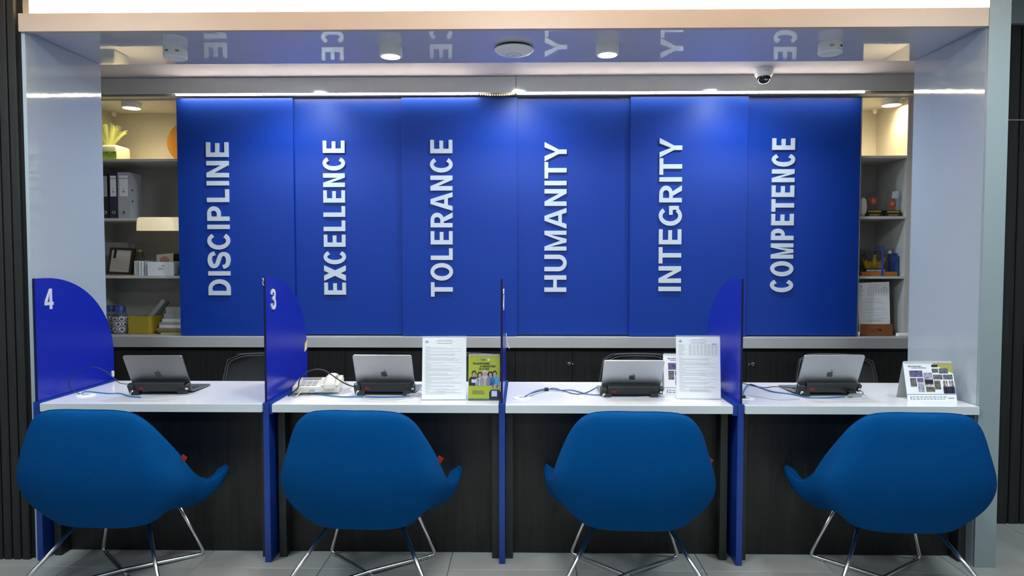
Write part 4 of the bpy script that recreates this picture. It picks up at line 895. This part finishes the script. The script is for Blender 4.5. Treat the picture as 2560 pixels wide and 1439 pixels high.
# binders (second shelf)
zt = SL[1]+0.0008
def binder(u0, u1, vt, y, m, label, ph, depth=0.145, ring=True):
    a, b = P(u0, 540, y).x, P(u1, 540, y).x; h = P(u0, vt, y).z-zt
    t = thing('ring_binder', label, 'binder', ((a+b)/2, y, zt), group='ring binders on the second shelf'); w = (b-a)/2
    bm = BM(); box(bm, -w, w, 0, 0.003, 0, h); obj('spine', bm, m, t)
    for s in (-1, 1): bm = BM(); box(bm, s*w-(0.003 if s > 0 else 0), s*w+(0 if s > 0 else 0.003), 0.003, depth, 0, h); obj('cover', bm, m, t)
    bm = BM(); box(bm, -w+0.004, w-0.004, 0.012, depth-0.01, 0.003, h-0.012); obj('pages', bm, 'paper_grey', t)
    bm = BM(); box(bm, -w*0.72, w*0.72, -0.0012, -0.0002, h*0.48, h*0.93); lab = obj('spine_label', bm, ph, t)
    bm = BM(); box(bm, -w*0.72, w*0.72, -0.0018, -0.0013, h*0.86, h*0.88); box(bm, -w*0.25, w*0.2, -0.0018, -0.0013, h*0.56, h*0.60); box(bm, -w*0.15, w*0.1, -0.0018, -0.0013, h*0.63, h*0.65); obj('print', bm, 'ink_soft', lab)
    bm = BM(); lathe(bm, [(0.007, 0.004), (0.0105, 0.004), (0.012, 0.0), (0.012, -0.001)], 20, M=Matrix.Translation((0, 0, h*0.13)) @ Matrix.Rotation(PI/2, 4, 'X')); obj('finger_ring', bm, 'chrome', t, smooth=True)
    bm = BM(); lathe(bm, [(0, 0.0015), (0.0075, 0.0015)], 16, M=Matrix.Translation((0, 0, h*0.13)) @ Matrix.Rotation(PI/2, 4, 'X')); obj('finger_hole', bm, 'ink_black', t)
    return t, w, h
binder(254, 272, 432, 1.50, 'binder_black', 'black ring binder half hidden by the white jamb', 'paper_grey')
binder(274.5, 295, 431, 1.50, 'binder_navy', 'navy ring binder with a white spine label', 'paper')
t, w, h = binder(296, 325.5, 430.5, 1.50, 'binder_grey', 'pale grey ring binder beside the navy one', 'paper')
for z in (0.38, 0.62):
    bm = BM(); lathe(bm, [(0, 0), (0.006, 0), (0.006, 0.002)], 14, M=Matrix.Translation((w, 0.03, h*z)) @ Matrix.Rotation(PI/2, 4, 'Y')); obj('rivet', bm, 'ink_black', t)
# lamp with the cream tubular shade
p0, p1 = P(349, 559, 1.445), P(449, 559, 1.445)
t = thing('desk_lamp', 'cream half round lamp shade jutting out left of the DISCIPLINE panel', 'lamp', (p1.x+0.06, 1.447, 0.9095))
def shade(x0, x1, r):
    bm = BM(); n = 16; A = []
    xs = [x0, x0+0.003, x0+0.012, x1-0.012, x1-0.003, x1]; rs = [r*0.72, r*0.92, r, r, r*0.92, r*0.80]
    for x, q in zip(xs, rs): A.append([bm.verts.new((x, 1.4405-q*0.40*math.cos(a), p0.z-r*0.9+q*1.75*math.sin(a)+0.000)) for a in [PI*k/n for k in range(n+1)]])
    for a, b in zip(A, A[1:]):
        for k in range(n): bm.faces.new((a[k], a[k+1], b[k+1], b[k]))
    bm.faces.new(A[0]); bm.faces.new(A[-1]); return bm
obj('shade', shade(p0.x-0.012, p1.x+0.04, 0.052), 'lamp_cream', t, world=True, smooth=True, angle=0.8)
cbox('stem', p1.x+0.055, p1.x+0.067, 1.441, 1.453, 0.9245, p0.z+0.01, 'alu', t); cbox('arm', p1.x+0.0405, p1.x+0.0545, 1.442, 1.452, p0.z-0.012, p0.z+0.002, 'alu', t)
cbox('base', p1.x+0.012, p1.x+0.11, 1.4235, 1.460, 0.9095, 0.9243, 'alu', t, 0.003)
# third shelf
zt = SL[2]+0.0008
bm = BM(); a, b = P(272, 690, 1.48), P(336, 690, 1.48); prism(bm, [(a.x-0.1, 1.468), (b.x, 1.472), (b.x-0.01, 1.68), (a.x-0.1, 1.69)], zt, zt+0.006, 'Z'); tag(obj('manila_folder', bm, 'manila'), 'flat manila folder under the black picture frame', 'folder')
zt2 = zt+0.0065
t = thing('picture_frame', 'black framed certificate leaning back on the third shelf', 'picture frame', (P(299, 690, 1.55).x, 1.552, zt2+0.0048))
M = Matrix.Rotation(-0.20, 4, 'X') @ Matrix.Rotation(0.05, 4, 'Y'); w2, hh = 0.088, 0.182
for nm, (x0, x1, z0, z1) in (('frame_bar', (-w2, w2, hh-0.014, hh)), ('frame_bar', (-w2, w2, 0, 0.012)), ('frame_bar', (-w2, -w2+0.012, 0.012, hh-0.014)), ('frame_bar', (w2-0.022, w2, 0.012, hh-0.014))):
    bm = BM(); box(bm, x0, x1, -0.010, 0.006, z0, z1); obj(nm, bm, 'frame_black', t, M=M)
bm = BM(); box(bm, -w2+0.012, w2-0.022, -0.002, 0.0, 0.012, hh-0.014); pg = obj('certificate', bm, 'paper_warm', t, M=M)
bm = BM(); box(bm, -w2+0.028, -w2+0.046, -0.0026, -0.0021, hh-0.075, hh-0.014); obj('print', bm, 'ink_black', pg, M=M)
bm = BM(); r = random.Random(2)
for k in range(10): bar(bm, -w2+0.02+r.uniform(0, .02), w2-0.03-r.uniform(0, .03), hh-0.088-k*0.007, hh-0.086-k*0.007, -0.0024)
obj('print', bm, 'ink_soft', pg, M=M)
bm = BM(); box(bm, -0.006, 0.006, 0.0, 0.10, 0.0, 0.004); obj('strut', bm, 'frame_black', t)
for k, (dx, hgt, mm) in enumerate(((0.0, 0.232, 'paper_grey'), (0.012, 0.222, 'off_white'))):
    bm = BM(); box(bm, -0.085, 0.085, 0, 0.012, 0, hgt); o = obj('paper_pad', bm, mm); o.location = (P(300, 690, 1.72).x+dx*3-0.01, 1.70-0.0135*(1-k)+0.02, zt); tag(o, ('pale paper pad standing behind the picture frame, nearer one', 'pale paper pad standing behind the picture frame, rear one')[k], 'paper pad', 'paper pads behind the picture frame')
for k, (u, y, hgt, mm, lb) in enumerate(((350.5, 1.68, 0.178, 'clear_jar', 'tall glass jar with a gold lid behind the card stack'), (344.5, 1.60, 0.105, 'clear_jar', 'short glass jar with a gold lid beside the picture frame'))):
    t = thing('glass_jar', lb, 'jar', (P(u, 690, y).x, y, zt), group='gold lidded jars'); R = 0.032-0.006*k
    bm = BM(); lathe(bm, [(0, 0), (R, 0), (R, hgt-0.02), (R*0.85, hgt-0.012), (R*0.85, hgt-0.006)], 24); obj('glass', bm, mm, t, smooth=True, angle=0.8)
    bm = BM(); lathe(bm, [(0, hgt-0.013), (R*0.93, hgt-0.013), (R*0.93, hgt), (0, hgt)], 24); obj('lid', bm, 'gold', t, smooth=True, angle=0.6)
    bm = BM(); lathe(bm, [(0, 0.004), (R*0.85, 0.004), (R*0.85, hgt*0.4), (0, hgt*0.4)], 18); obj('contents', bm, 'cream_dark', t)
bm = BM(); xx = P(336.5, 690, 1.49).x; t = thing('card_stack', 'row of pale cards standing on edge left of the white box', 'cards', (xx, 1.49, zt))
for k in range(14):
    bm = BM(); box(bm, 0.0018*0, 0.0048, 0, 0.085, 0, 0.100-0.002*(k % 3)); o = obj('card', bm, ('paper', 'off_white', 'paper')[k % 3], t); o.location = (k*0.0063, 0.002*(k % 4), 0); o.rotation_euler = (0, 0.03*(k-8)/8 if k > 7 else 0, 0)
a, b = P(368.5, 690, 1.475).x, P(434.5, 690, 1.475).x
t = thing('card_box', 'small white box with a tiny printed mark on the third shelf', 'box', ((a+b)/2, 1.475, zt)); w = (b-a)/2
bm = bevelled(-w, w, 0, 0.09, 0, 0.094, 0.001, 1); obj('box', bm, 'paper', t)
bm = BM(); prism(bm, [(0.005, 0.064), (0.026, 0.066), (0.026, 0.071), (0.012, 0.069)], -0.0006, -0.0002, 'Y'); bar(bm, -0.018, 0.022, 0.050, 0.053, -0.0002); bar(bm, -0.016, 0.020, 0.041, 0.044, -0.0002); obj('print', bm, 'ink', t)
bm = BM(); prism(bm, [(0, 0), (0.118, 0.004), (0.122, 0.155), (0.004, 0.144)], 0, 0.002, 'Y'); o = obj('greeting_card', bm, 'paper_warm'); o.location = (P(391, 690, 1.575).x, 1.575, zt); tag(o, 'cream card with a reddish drawing behind the small white box', 'card')
bm = BM(); prism(bm, [(0.03+0.035*math.cos(a)+0.03, 0.105+0.028*math.sin(a)) for a in [2*PI*k/12 for k in range(12)]], -0.0005, -0.0001, 'Y'); obj('drawing', bm, 'rose', o)
bm = bevelled(0, 0.11, 0, 0.03, 0, 0.15, 0.001, 1); o = obj('dark_box', bm, 'binder_black'); o.location = (P(434.5, 690, 1.63).x, 1.63, zt); tag(o, 'dark box at the panel edge behind the cards', 'box')
bm = bevelled(0, 0.10, 0, 0.05, 0, 0.012, 0.001, 1); o = obj('teal_book', bm, 'teal_card'); o.location = (P(433.5, 690, 1.48).x+0.003, 1.478, zt); tag(o, 'flat teal booklet right of the small white box', 'book')
bm = BM(); prism(bm, [(0, 0), (0.09, 0), (0.09, 0.085), (-0.004, 0.100)], 0, 0.004, 'Y'); o = obj('leaflet', bm, 'paper_warm'); o.location = (P(436, 690, 1.57).x+0.004, 1.575, zt); tag(o, 'cream leaflet standing behind the teal booklet', 'leaflet')
bm = BM(); prism(bm, [(0, 0), (0.07, 0), (0.07, 0.066), (0.02, 0.07)], 0, 0.012, 'Y'); o = obj('dark_leaflet', bm, 'binder_navy'); o.location = (P(438, 690, 1.54).x+0.01, 1.54, zt); tag(o, 'dark blue booklet standing behind the teal booklet', 'book')
# counter level
zt = 0.9093
t = thing('plastic_jar', 'clear plastic jar with a blue lid and heart pattern', 'jar', (P(302, 830, 1.55).x, 1.55, zt))
bm = BM(); lathe(bm, [(0, 0), (0.046, 0), (0.048, 0.006), (0.048, 0.125), (0.036, 0.145), (0.030, 0.150)], 28); obj('body', bm, 'clear_jar', t, smooth=True, angle=0.9)
bm = BM(); lathe(bm, [(0, 0.003), (0.0445, 0.004), (0.0445, 0.118), (0, 0.118)], 24); obj('contents', bm, 'off_white', t, smooth=True, angle=0.9)
bm = BM(); lathe(bm, [(0.033, 0.148), (0.033, 0.182), (0.029, 0.188), (0, 0.188)], 24); obj('lid', bm, 'ribbon_blue', t, smooth=True, angle=0.6)
heart = [(0, -1), (.55, -.35), (.95, .25), (.75, .75), (.35, .8), (0, .45), (-.35, .8), (-.75, .75), (-.95, .25), (-.55, -.35)]
for r in range(3):
    for k in range(8):
        a = -PI/2+(k-3.5)*0.46; s = 0.0145 if (k+r) % 2 else 0.0065
        M = Matrix.Rotation(a+PI/2, 4, 'Z') @ Matrix.Translation((0, -0.0487, 0.028+r*0.036))
        bm = BM(); prism(bm, [(x*s*1.25, z*s*1.25) for x, z in heart], -0.0004, 0.0002, 'Y'); obj('heart_print', bm, 'paper', t, M=M)
        bm = BM(); prism(bm, [(x*s*0.85, z*s*0.85) for x, z in heart], -0.0008, -0.0004, 'Y'); obj('heart_print', bm, 'heart', t, M=M)
o = copy_tree(t); o.location = (P(278, 830, 1.60).x-0.012, 1.62, zt); tag(o, 'second heart patterned jar almost hidden by the left jamb', 'jar'); t['group'] = o['group'] = 'heart patterned jars'
a, b, c = P(321, 830, 1.515).x, P(371.5, 830, 1.495).x, P(404, 825, 1.62).x
t = thing('yellow_box', 'open yellow cardboard box holding a grey book', 'box', ((a+b)/2, 1.56, zt))
hb = P(345, 791, 1.50).z-zt
out = [(a, 1.515), (b, 1.495), (c, 1.63), (a+0.06, 1.65)]
for (p, q), nm in zip(zip(out, out[1:]+out[:1]), ('wall', 'wall', 'wall', 'wall')):
    d = Vector((q[0]-p[0], q[1]-p[1])); n = Vector((-d.y, d.x)).normalized()*0.003
    bm = BM(); prism(bm, [p, q, (q[0]+n.x, q[1]+n.y), (p[0]+n.x, p[1]+n.y)], zt, zt+hb, 'Z'); obj('side', bm, 'yellow_card', t, world=True)
bm = BM(); prism(bm, out, zt, zt+0.003, 'Z'); obj('bottom', bm, 'yellow_card', t, world=True)
t = thing('leaning_book', 'pale grey book leaning out of the yellow box', 'book', ((a+b)/2+0.005, 1.545, zt+0.02))
M = Matrix.Translation((-0.015, 0, 0.01)) @ Matrix.Rotation(0.62, 4, 'Y') @ Matrix.Rotation(-0.2, 4, 'X')
bm = bevelled(-0.014, 0.014, 0, 0.085, 0.0, 0.25, 0.001, 1); obj('cover', bm, 'off_white', t, M=M)
bm = BM(); box(bm, -0.0146, -0.0141, 0.012, 0.070, 0.12, 0.22); obj('picture', bm, 'photo_grey', t, M=M)
xa = P(388, 835, 1.49).x
pile = [('pale_yellow', 0.045, 0.010, 'notepad', 'pale yellow notepad at the bottom of the paper pile'), ('cream_dark', 0.012, 0.013, 'folder', 'dark folder near the bottom of the paper pile'), ('manila', 0.0, 0.016, 'folder', 'brown manila envelope in the paper pile'),
        ('paper', 0.012, 0.020, 'paper_stack', 'white sheaf lying on the brown envelope'), ('off_white', 0.008, 0.018, 'paper_stack', 'grey sheaf in the middle of the paper pile'), ('paper', 0.022, 0.022, 'paper_stack', 'white sheaf in the upper half of the paper pile'),
        ('off_white', 0.030, 0.036, 'paper_stack', 'grey sheaf next to the top of the paper pile'), ('paper_grey', 0.040, 0.045, 'paper_stack', 'topmost grey sheaf of the paper pile')]
zz = zt
for k, (m_, du, th, nm, lb) in enumerate(pile):
    yy = 1.463 if k == 0 else 1.478+0.010*k
    bm = BM(); prism(bm, [(xa+du, yy+0.012), (xa+du+0.21, yy), (xa+du+0.212, yy+0.16), (xa+du+0.004, yy+0.17)], zz, zz+th, 'Z'); tag(obj(nm, bm, m_), lb, 'papers', 'pile of papers on the counter')
    zz += th+0.0004

# ------------------------------------------------------------------ right shelves
zt = SR[1]+0.0008
def award(u, y, style, label, k=1.0):
    p = P(u, 537, y); t = thing('award_plaque', label, 'award', (p.x, y, zt), group='glass award plaques'); t.scale = (k, k, k)
    bm = BM(); prism(bm, [(-0.052, 0), (0.052, 0), (0.042, 0.036), (-0.042, 0.036)], -0.020, 0.020, 'Y'); b = obj('plinth', bm, 'frame_black', t)
    bm = BM(); box(bm, -0.036, 0.036, -0.0212, -0.0202, 0.022, 0.032); obj('name_plate', bm, 'gold', b)
    bm = BM(); box(bm, -0.030, 0.030, -0.0211, -0.0203, 0.008, 0.012); box(bm, -0.024, 0.024, -0.0211, -0.0203, 0.003, 0.005); obj('print', bm, 'manila', b)
    if style == 0: out = [(-0.044, 0.0365), (0.044, 0.0365), (0.044, 0.105)]+[(0.044*math.cos(a), 0.105+0.030*math.sin(a)) for a in [PI*k/12 for k in range(1, 12)]]+[(-0.044, 0.105)]
    else: out = [(-0.040, 0.0365), (0.046, 0.0365), (0.050, 0.168), (-0.022, 0.160)]
    bm = BM(); prism(bm, out, -0.005, 0.005, 'Y'); g = obj('glass', bm, 'clear_box', t)
    cz = 0.086 if style == 0 else 0.076
    star = [(0.027*(1 if k % 2 == 0 else 0.72)*math.cos(PI/2+PI*k/6), cz+0.031*(1 if k % 2 == 0 else 0.72)*math.sin(PI/2+PI*k/6)) for k in range(12)]
    bm = BM(); prism(bm, star, -0.0066, -0.0054, 'Y'); e = obj('emblem', bm, 'emblem_red', g)
    bm = BM(); prism(bm, [(0.011*math.cos(a), cz+0.014*math.sin(a)) for a in [2*PI*k/14 for k in range(14)]], -0.0074, -0.0067, 'Y'); obj('emblem_centre', bm, 'gold', e)
    bm = BM(); prism(bm, [(0.006*math.cos(a), cz+0.001+0.008*math.sin(a)) for a in [2*PI*k/14 for k in range(14)]], -0.0080, -0.0075, 'Y'); obj('emblem_centre', bm, 'teal_wall', e)
    if style == 1:
        bm = BM(); prism(bm, [(-0.004, 0.108), (0.034, 0.108), (0.038, 0.152), (0.000, 0.148)], -0.0062, -0.0053, 'Y'); obj('inset_photo', bm, 'white_cloth', g)
award(2181, 1.51, 0, 'round topped glass award with a red and gold emblem', 1.22); award(2228.5, 1.51, 1, 'slanted glass award with a red and gold emblem', 1.12)
bm = BM(); c = P(2157, 505, 1.455); lathe(bm, [(0, 0), (0.014, 0.004), (0.026, 0.030), (0.028, 0.070), (0.022, 0.110), (0.010, 0.124), (0, 0.126)], 20); o = obj('ceramic_vase', bm, 'cream_plastic', smooth=True); o.location = (4.5395, 1.495, zt); tag(o, 'pale rounded ornament beside the panel edge, left of the awards', 'ornament')
zt = SR[2]+0.0008
a, b = P(2153, 690, 1.49).x+0.003, P(2243, 690, 1.49).x; w = (b-a)/2
t = thing('souvenir_box', 'clear display box with a golden boat tied in blue ribbon', 'souvenir', ((a+b)/2, 1.55, zt))
bm = bevelled(-w-0.0, w, -0.062, 0.062, 0.0, 0.028, 0.002, 1); obj('plinth', bm, 'orange_wood', t)
hb = 0.182
for nm, (x0, x1, y0, y1) in (('pane', (-w+0.002, w-0.02, -0.0600, -0.0585)), ('pane', (-w+0.002, w-0.02, 0.0585, 0.06)), ('pane', (-w+0.002, -w+0.0035, -0.0584, 0.0584)), ('pane', (w-0.0215, w-0.02, -0.0584, 0.0584))):
    bm = BM(); box(bm, x0, x1, y0, y1, 0.0285, hb); obj(nm, bm, 'clear_box', t)
bm = BM(); box(bm, -w+0.002, w-0.02, -0.06, 0.06, hb+0.0002, hb+0.0017); obj('pane', bm, 'clear_box', t)
bm = BM()
n = 40; xs = lambda u: -0.088+u*0.155
top = [(xs(i/n), 0.076+0.028*abs(2*i/n-1)**1.5+0.020*(0.5+0.5*math.cos(i/n*2*PI*6))) for i in range(n+1)]
prism(bm, [(xs(0.12), 0.050), (xs(0.86), 0.050)]+top[::-1], -0.012, 0.012, 'Y'); obj('boat', bm, 'gold_yellow', t)
bm = BM(); lathe(bm, [(0, 0.05), (0.022, 0.05), (0.019, 0.085), (0.013, 0.11), (0.009, 0.125), (0.011, 0.138), (0, 0.150)], 16, (-0.012, -0.016, 0)); obj('figure', bm, 'gold_yellow', t, smooth=True)
bm = BM(); lathe(bm, [(0, 0.148), (0.010, 0.148), (0.008, 0.156), (0.005, 0.168), (0, 0.170)], 12, (-0.012, -0.016, 0)); obj('figure_cap', bm, 'heart', t, smooth=True)
for k in range(13): bm = BM(); box(bm, -0.070+k*0.0095, -0.0635+k*0.0095, -0.030, -0.026, 0.030, 0.043); obj('bead', bm, 'paper', t)
for nm, (x0, x1, y0, y1, z0, z1) in (('ribbon', (0.010, 0.026, -0.0640, -0.0622, 0.0, hb+0.003)), ('ribbon', (0.010, 0.026, -0.064, 0.064, hb+0.0031, hb+0.0042))):
    bm = BM(); box(bm, x0, x1, y0, y1, z0, z1); obj(nm, bm, 'ribbon_blue', t)
bm = BM()
for s in (-1, 1): tube(bm, [(0.018+s*0.016+0.016*math.cos(a), -0.02, hb+0.0125+0.008*math.sin(a)) for a in [2*PI*k/14 for k in range(15)]], 0.003, 6)
obj('bow', bm, 'ribbon_blue', t, smooth=True)
bm = BM(); lathe(bm, [(0, 0), (0.012, 0), (0.012, 0.0006)], 18, M=Matrix.Translation((0.066, -0.0605, 0.160)) @ Matrix.Rotation(PI/2, 4, 'X')); obj('sticker', bm, 'paper_grey', t)
bm = BM(); box(bm, -w+0.006, w-0.024, 0.050, 0.052, 0.03, hb-0.008); obj('backdrop', bm, 'photo_grey', t)
bm = BM(); prism(bm, [(0, 0), (0.020, 0), (0.012, 0.150), (0, 0.155)], 0, 0.10, 'Y'); o = obj('blue_booklet', bm, 'blue_card'); o.location = (b+0.002, 1.515, zt); tag(o, 'blue folded card leaning beside the golden boat box', 'card')
# form in a wooden holder on the counter
zt = 0.9093
a, b = P(2151, 836, 1.475).x+0.006, P(2232, 836, 1.475).x; w = (b-a)/2; hw = P(2190, 810, 1.475).z-zt
t = thing('form_holder', 'wooden holder with an upright printed form on the right counter', 'document stand', ((a+b)/2, 1.475, zt))
bm = bevelled(-w, w, 0, 0.016, 0, hw, 0.0015, 1); fb = obj('front_board', bm, 'box_wood', t)
bm = bevelled(-w, w, 0.024, 0.045, 0, hw*0.9, 0.0015, 1); obj('rear_board', bm, 'box_wood', t)
bm = BM(); box(bm, -w, w, 0.0162, 0.0238, 0, 0.004); obj('base', bm, 'box_wood', t)
put_text('print', 'TSM', 0.010, hw*0.42, 0.020, 'burnt', fb, Matrix(), y=-0.0006, center=True, bold=0.03)
bm = BM()
for q in (-1, 1): prism(bm, [(-0.030+q*0.001, hw*0.40), (-0.030+q*0.008, hw*0.46), (-0.030+q*0.006, hw*0.54), (-0.030+q*0.001, hw*0.50)], -0.0008, -0.0003, 'Y')
obj('print', bm, 'burnt', fb)
M = Matrix.Translation((-0.006, 0.019, 0.006)) @ Matrix.Rotation(-0.02, 4, 'X') @ Matrix.Rotation(-0.035, 4, 'Y')
bm = BM(); box(bm, -0.105, 0.105, -0.0004, 0.0008, 0, 0.352); pg = obj('page', bm, 'paper', t, M=M)
form(pg, M @ Matrix.Translation((0, 0, 0.055)), 0.205, 0.294, -0.0005, True)
bm = bevelled(0, 0.080, 0, 0.036, 0, 0.024, 0.005, 2); o = obj('white_remote', bm, 'white_plastic', smooth=True); o.location = (P(2243, 838, 1.41).x, 1.40, zt); o.rotation_euler = (0, 0, -0.05); tag(o, 'small white plastic device lying at the right end of the counter', 'remote')
bm = BM(); lathe(bm, [(0, 0), (0.006, 0), (0.006, 0.026), (0.003, 0.032), (0, 0.033)], 14); o = obj('bottle_stopper', bm, 'cream_plastic', smooth=True); o.location = (P(2149.5, 838, 1.42).x, 1.432, zt); tag(o, 'tiny white stopper standing on the counter at the panel edge', 'stopper')
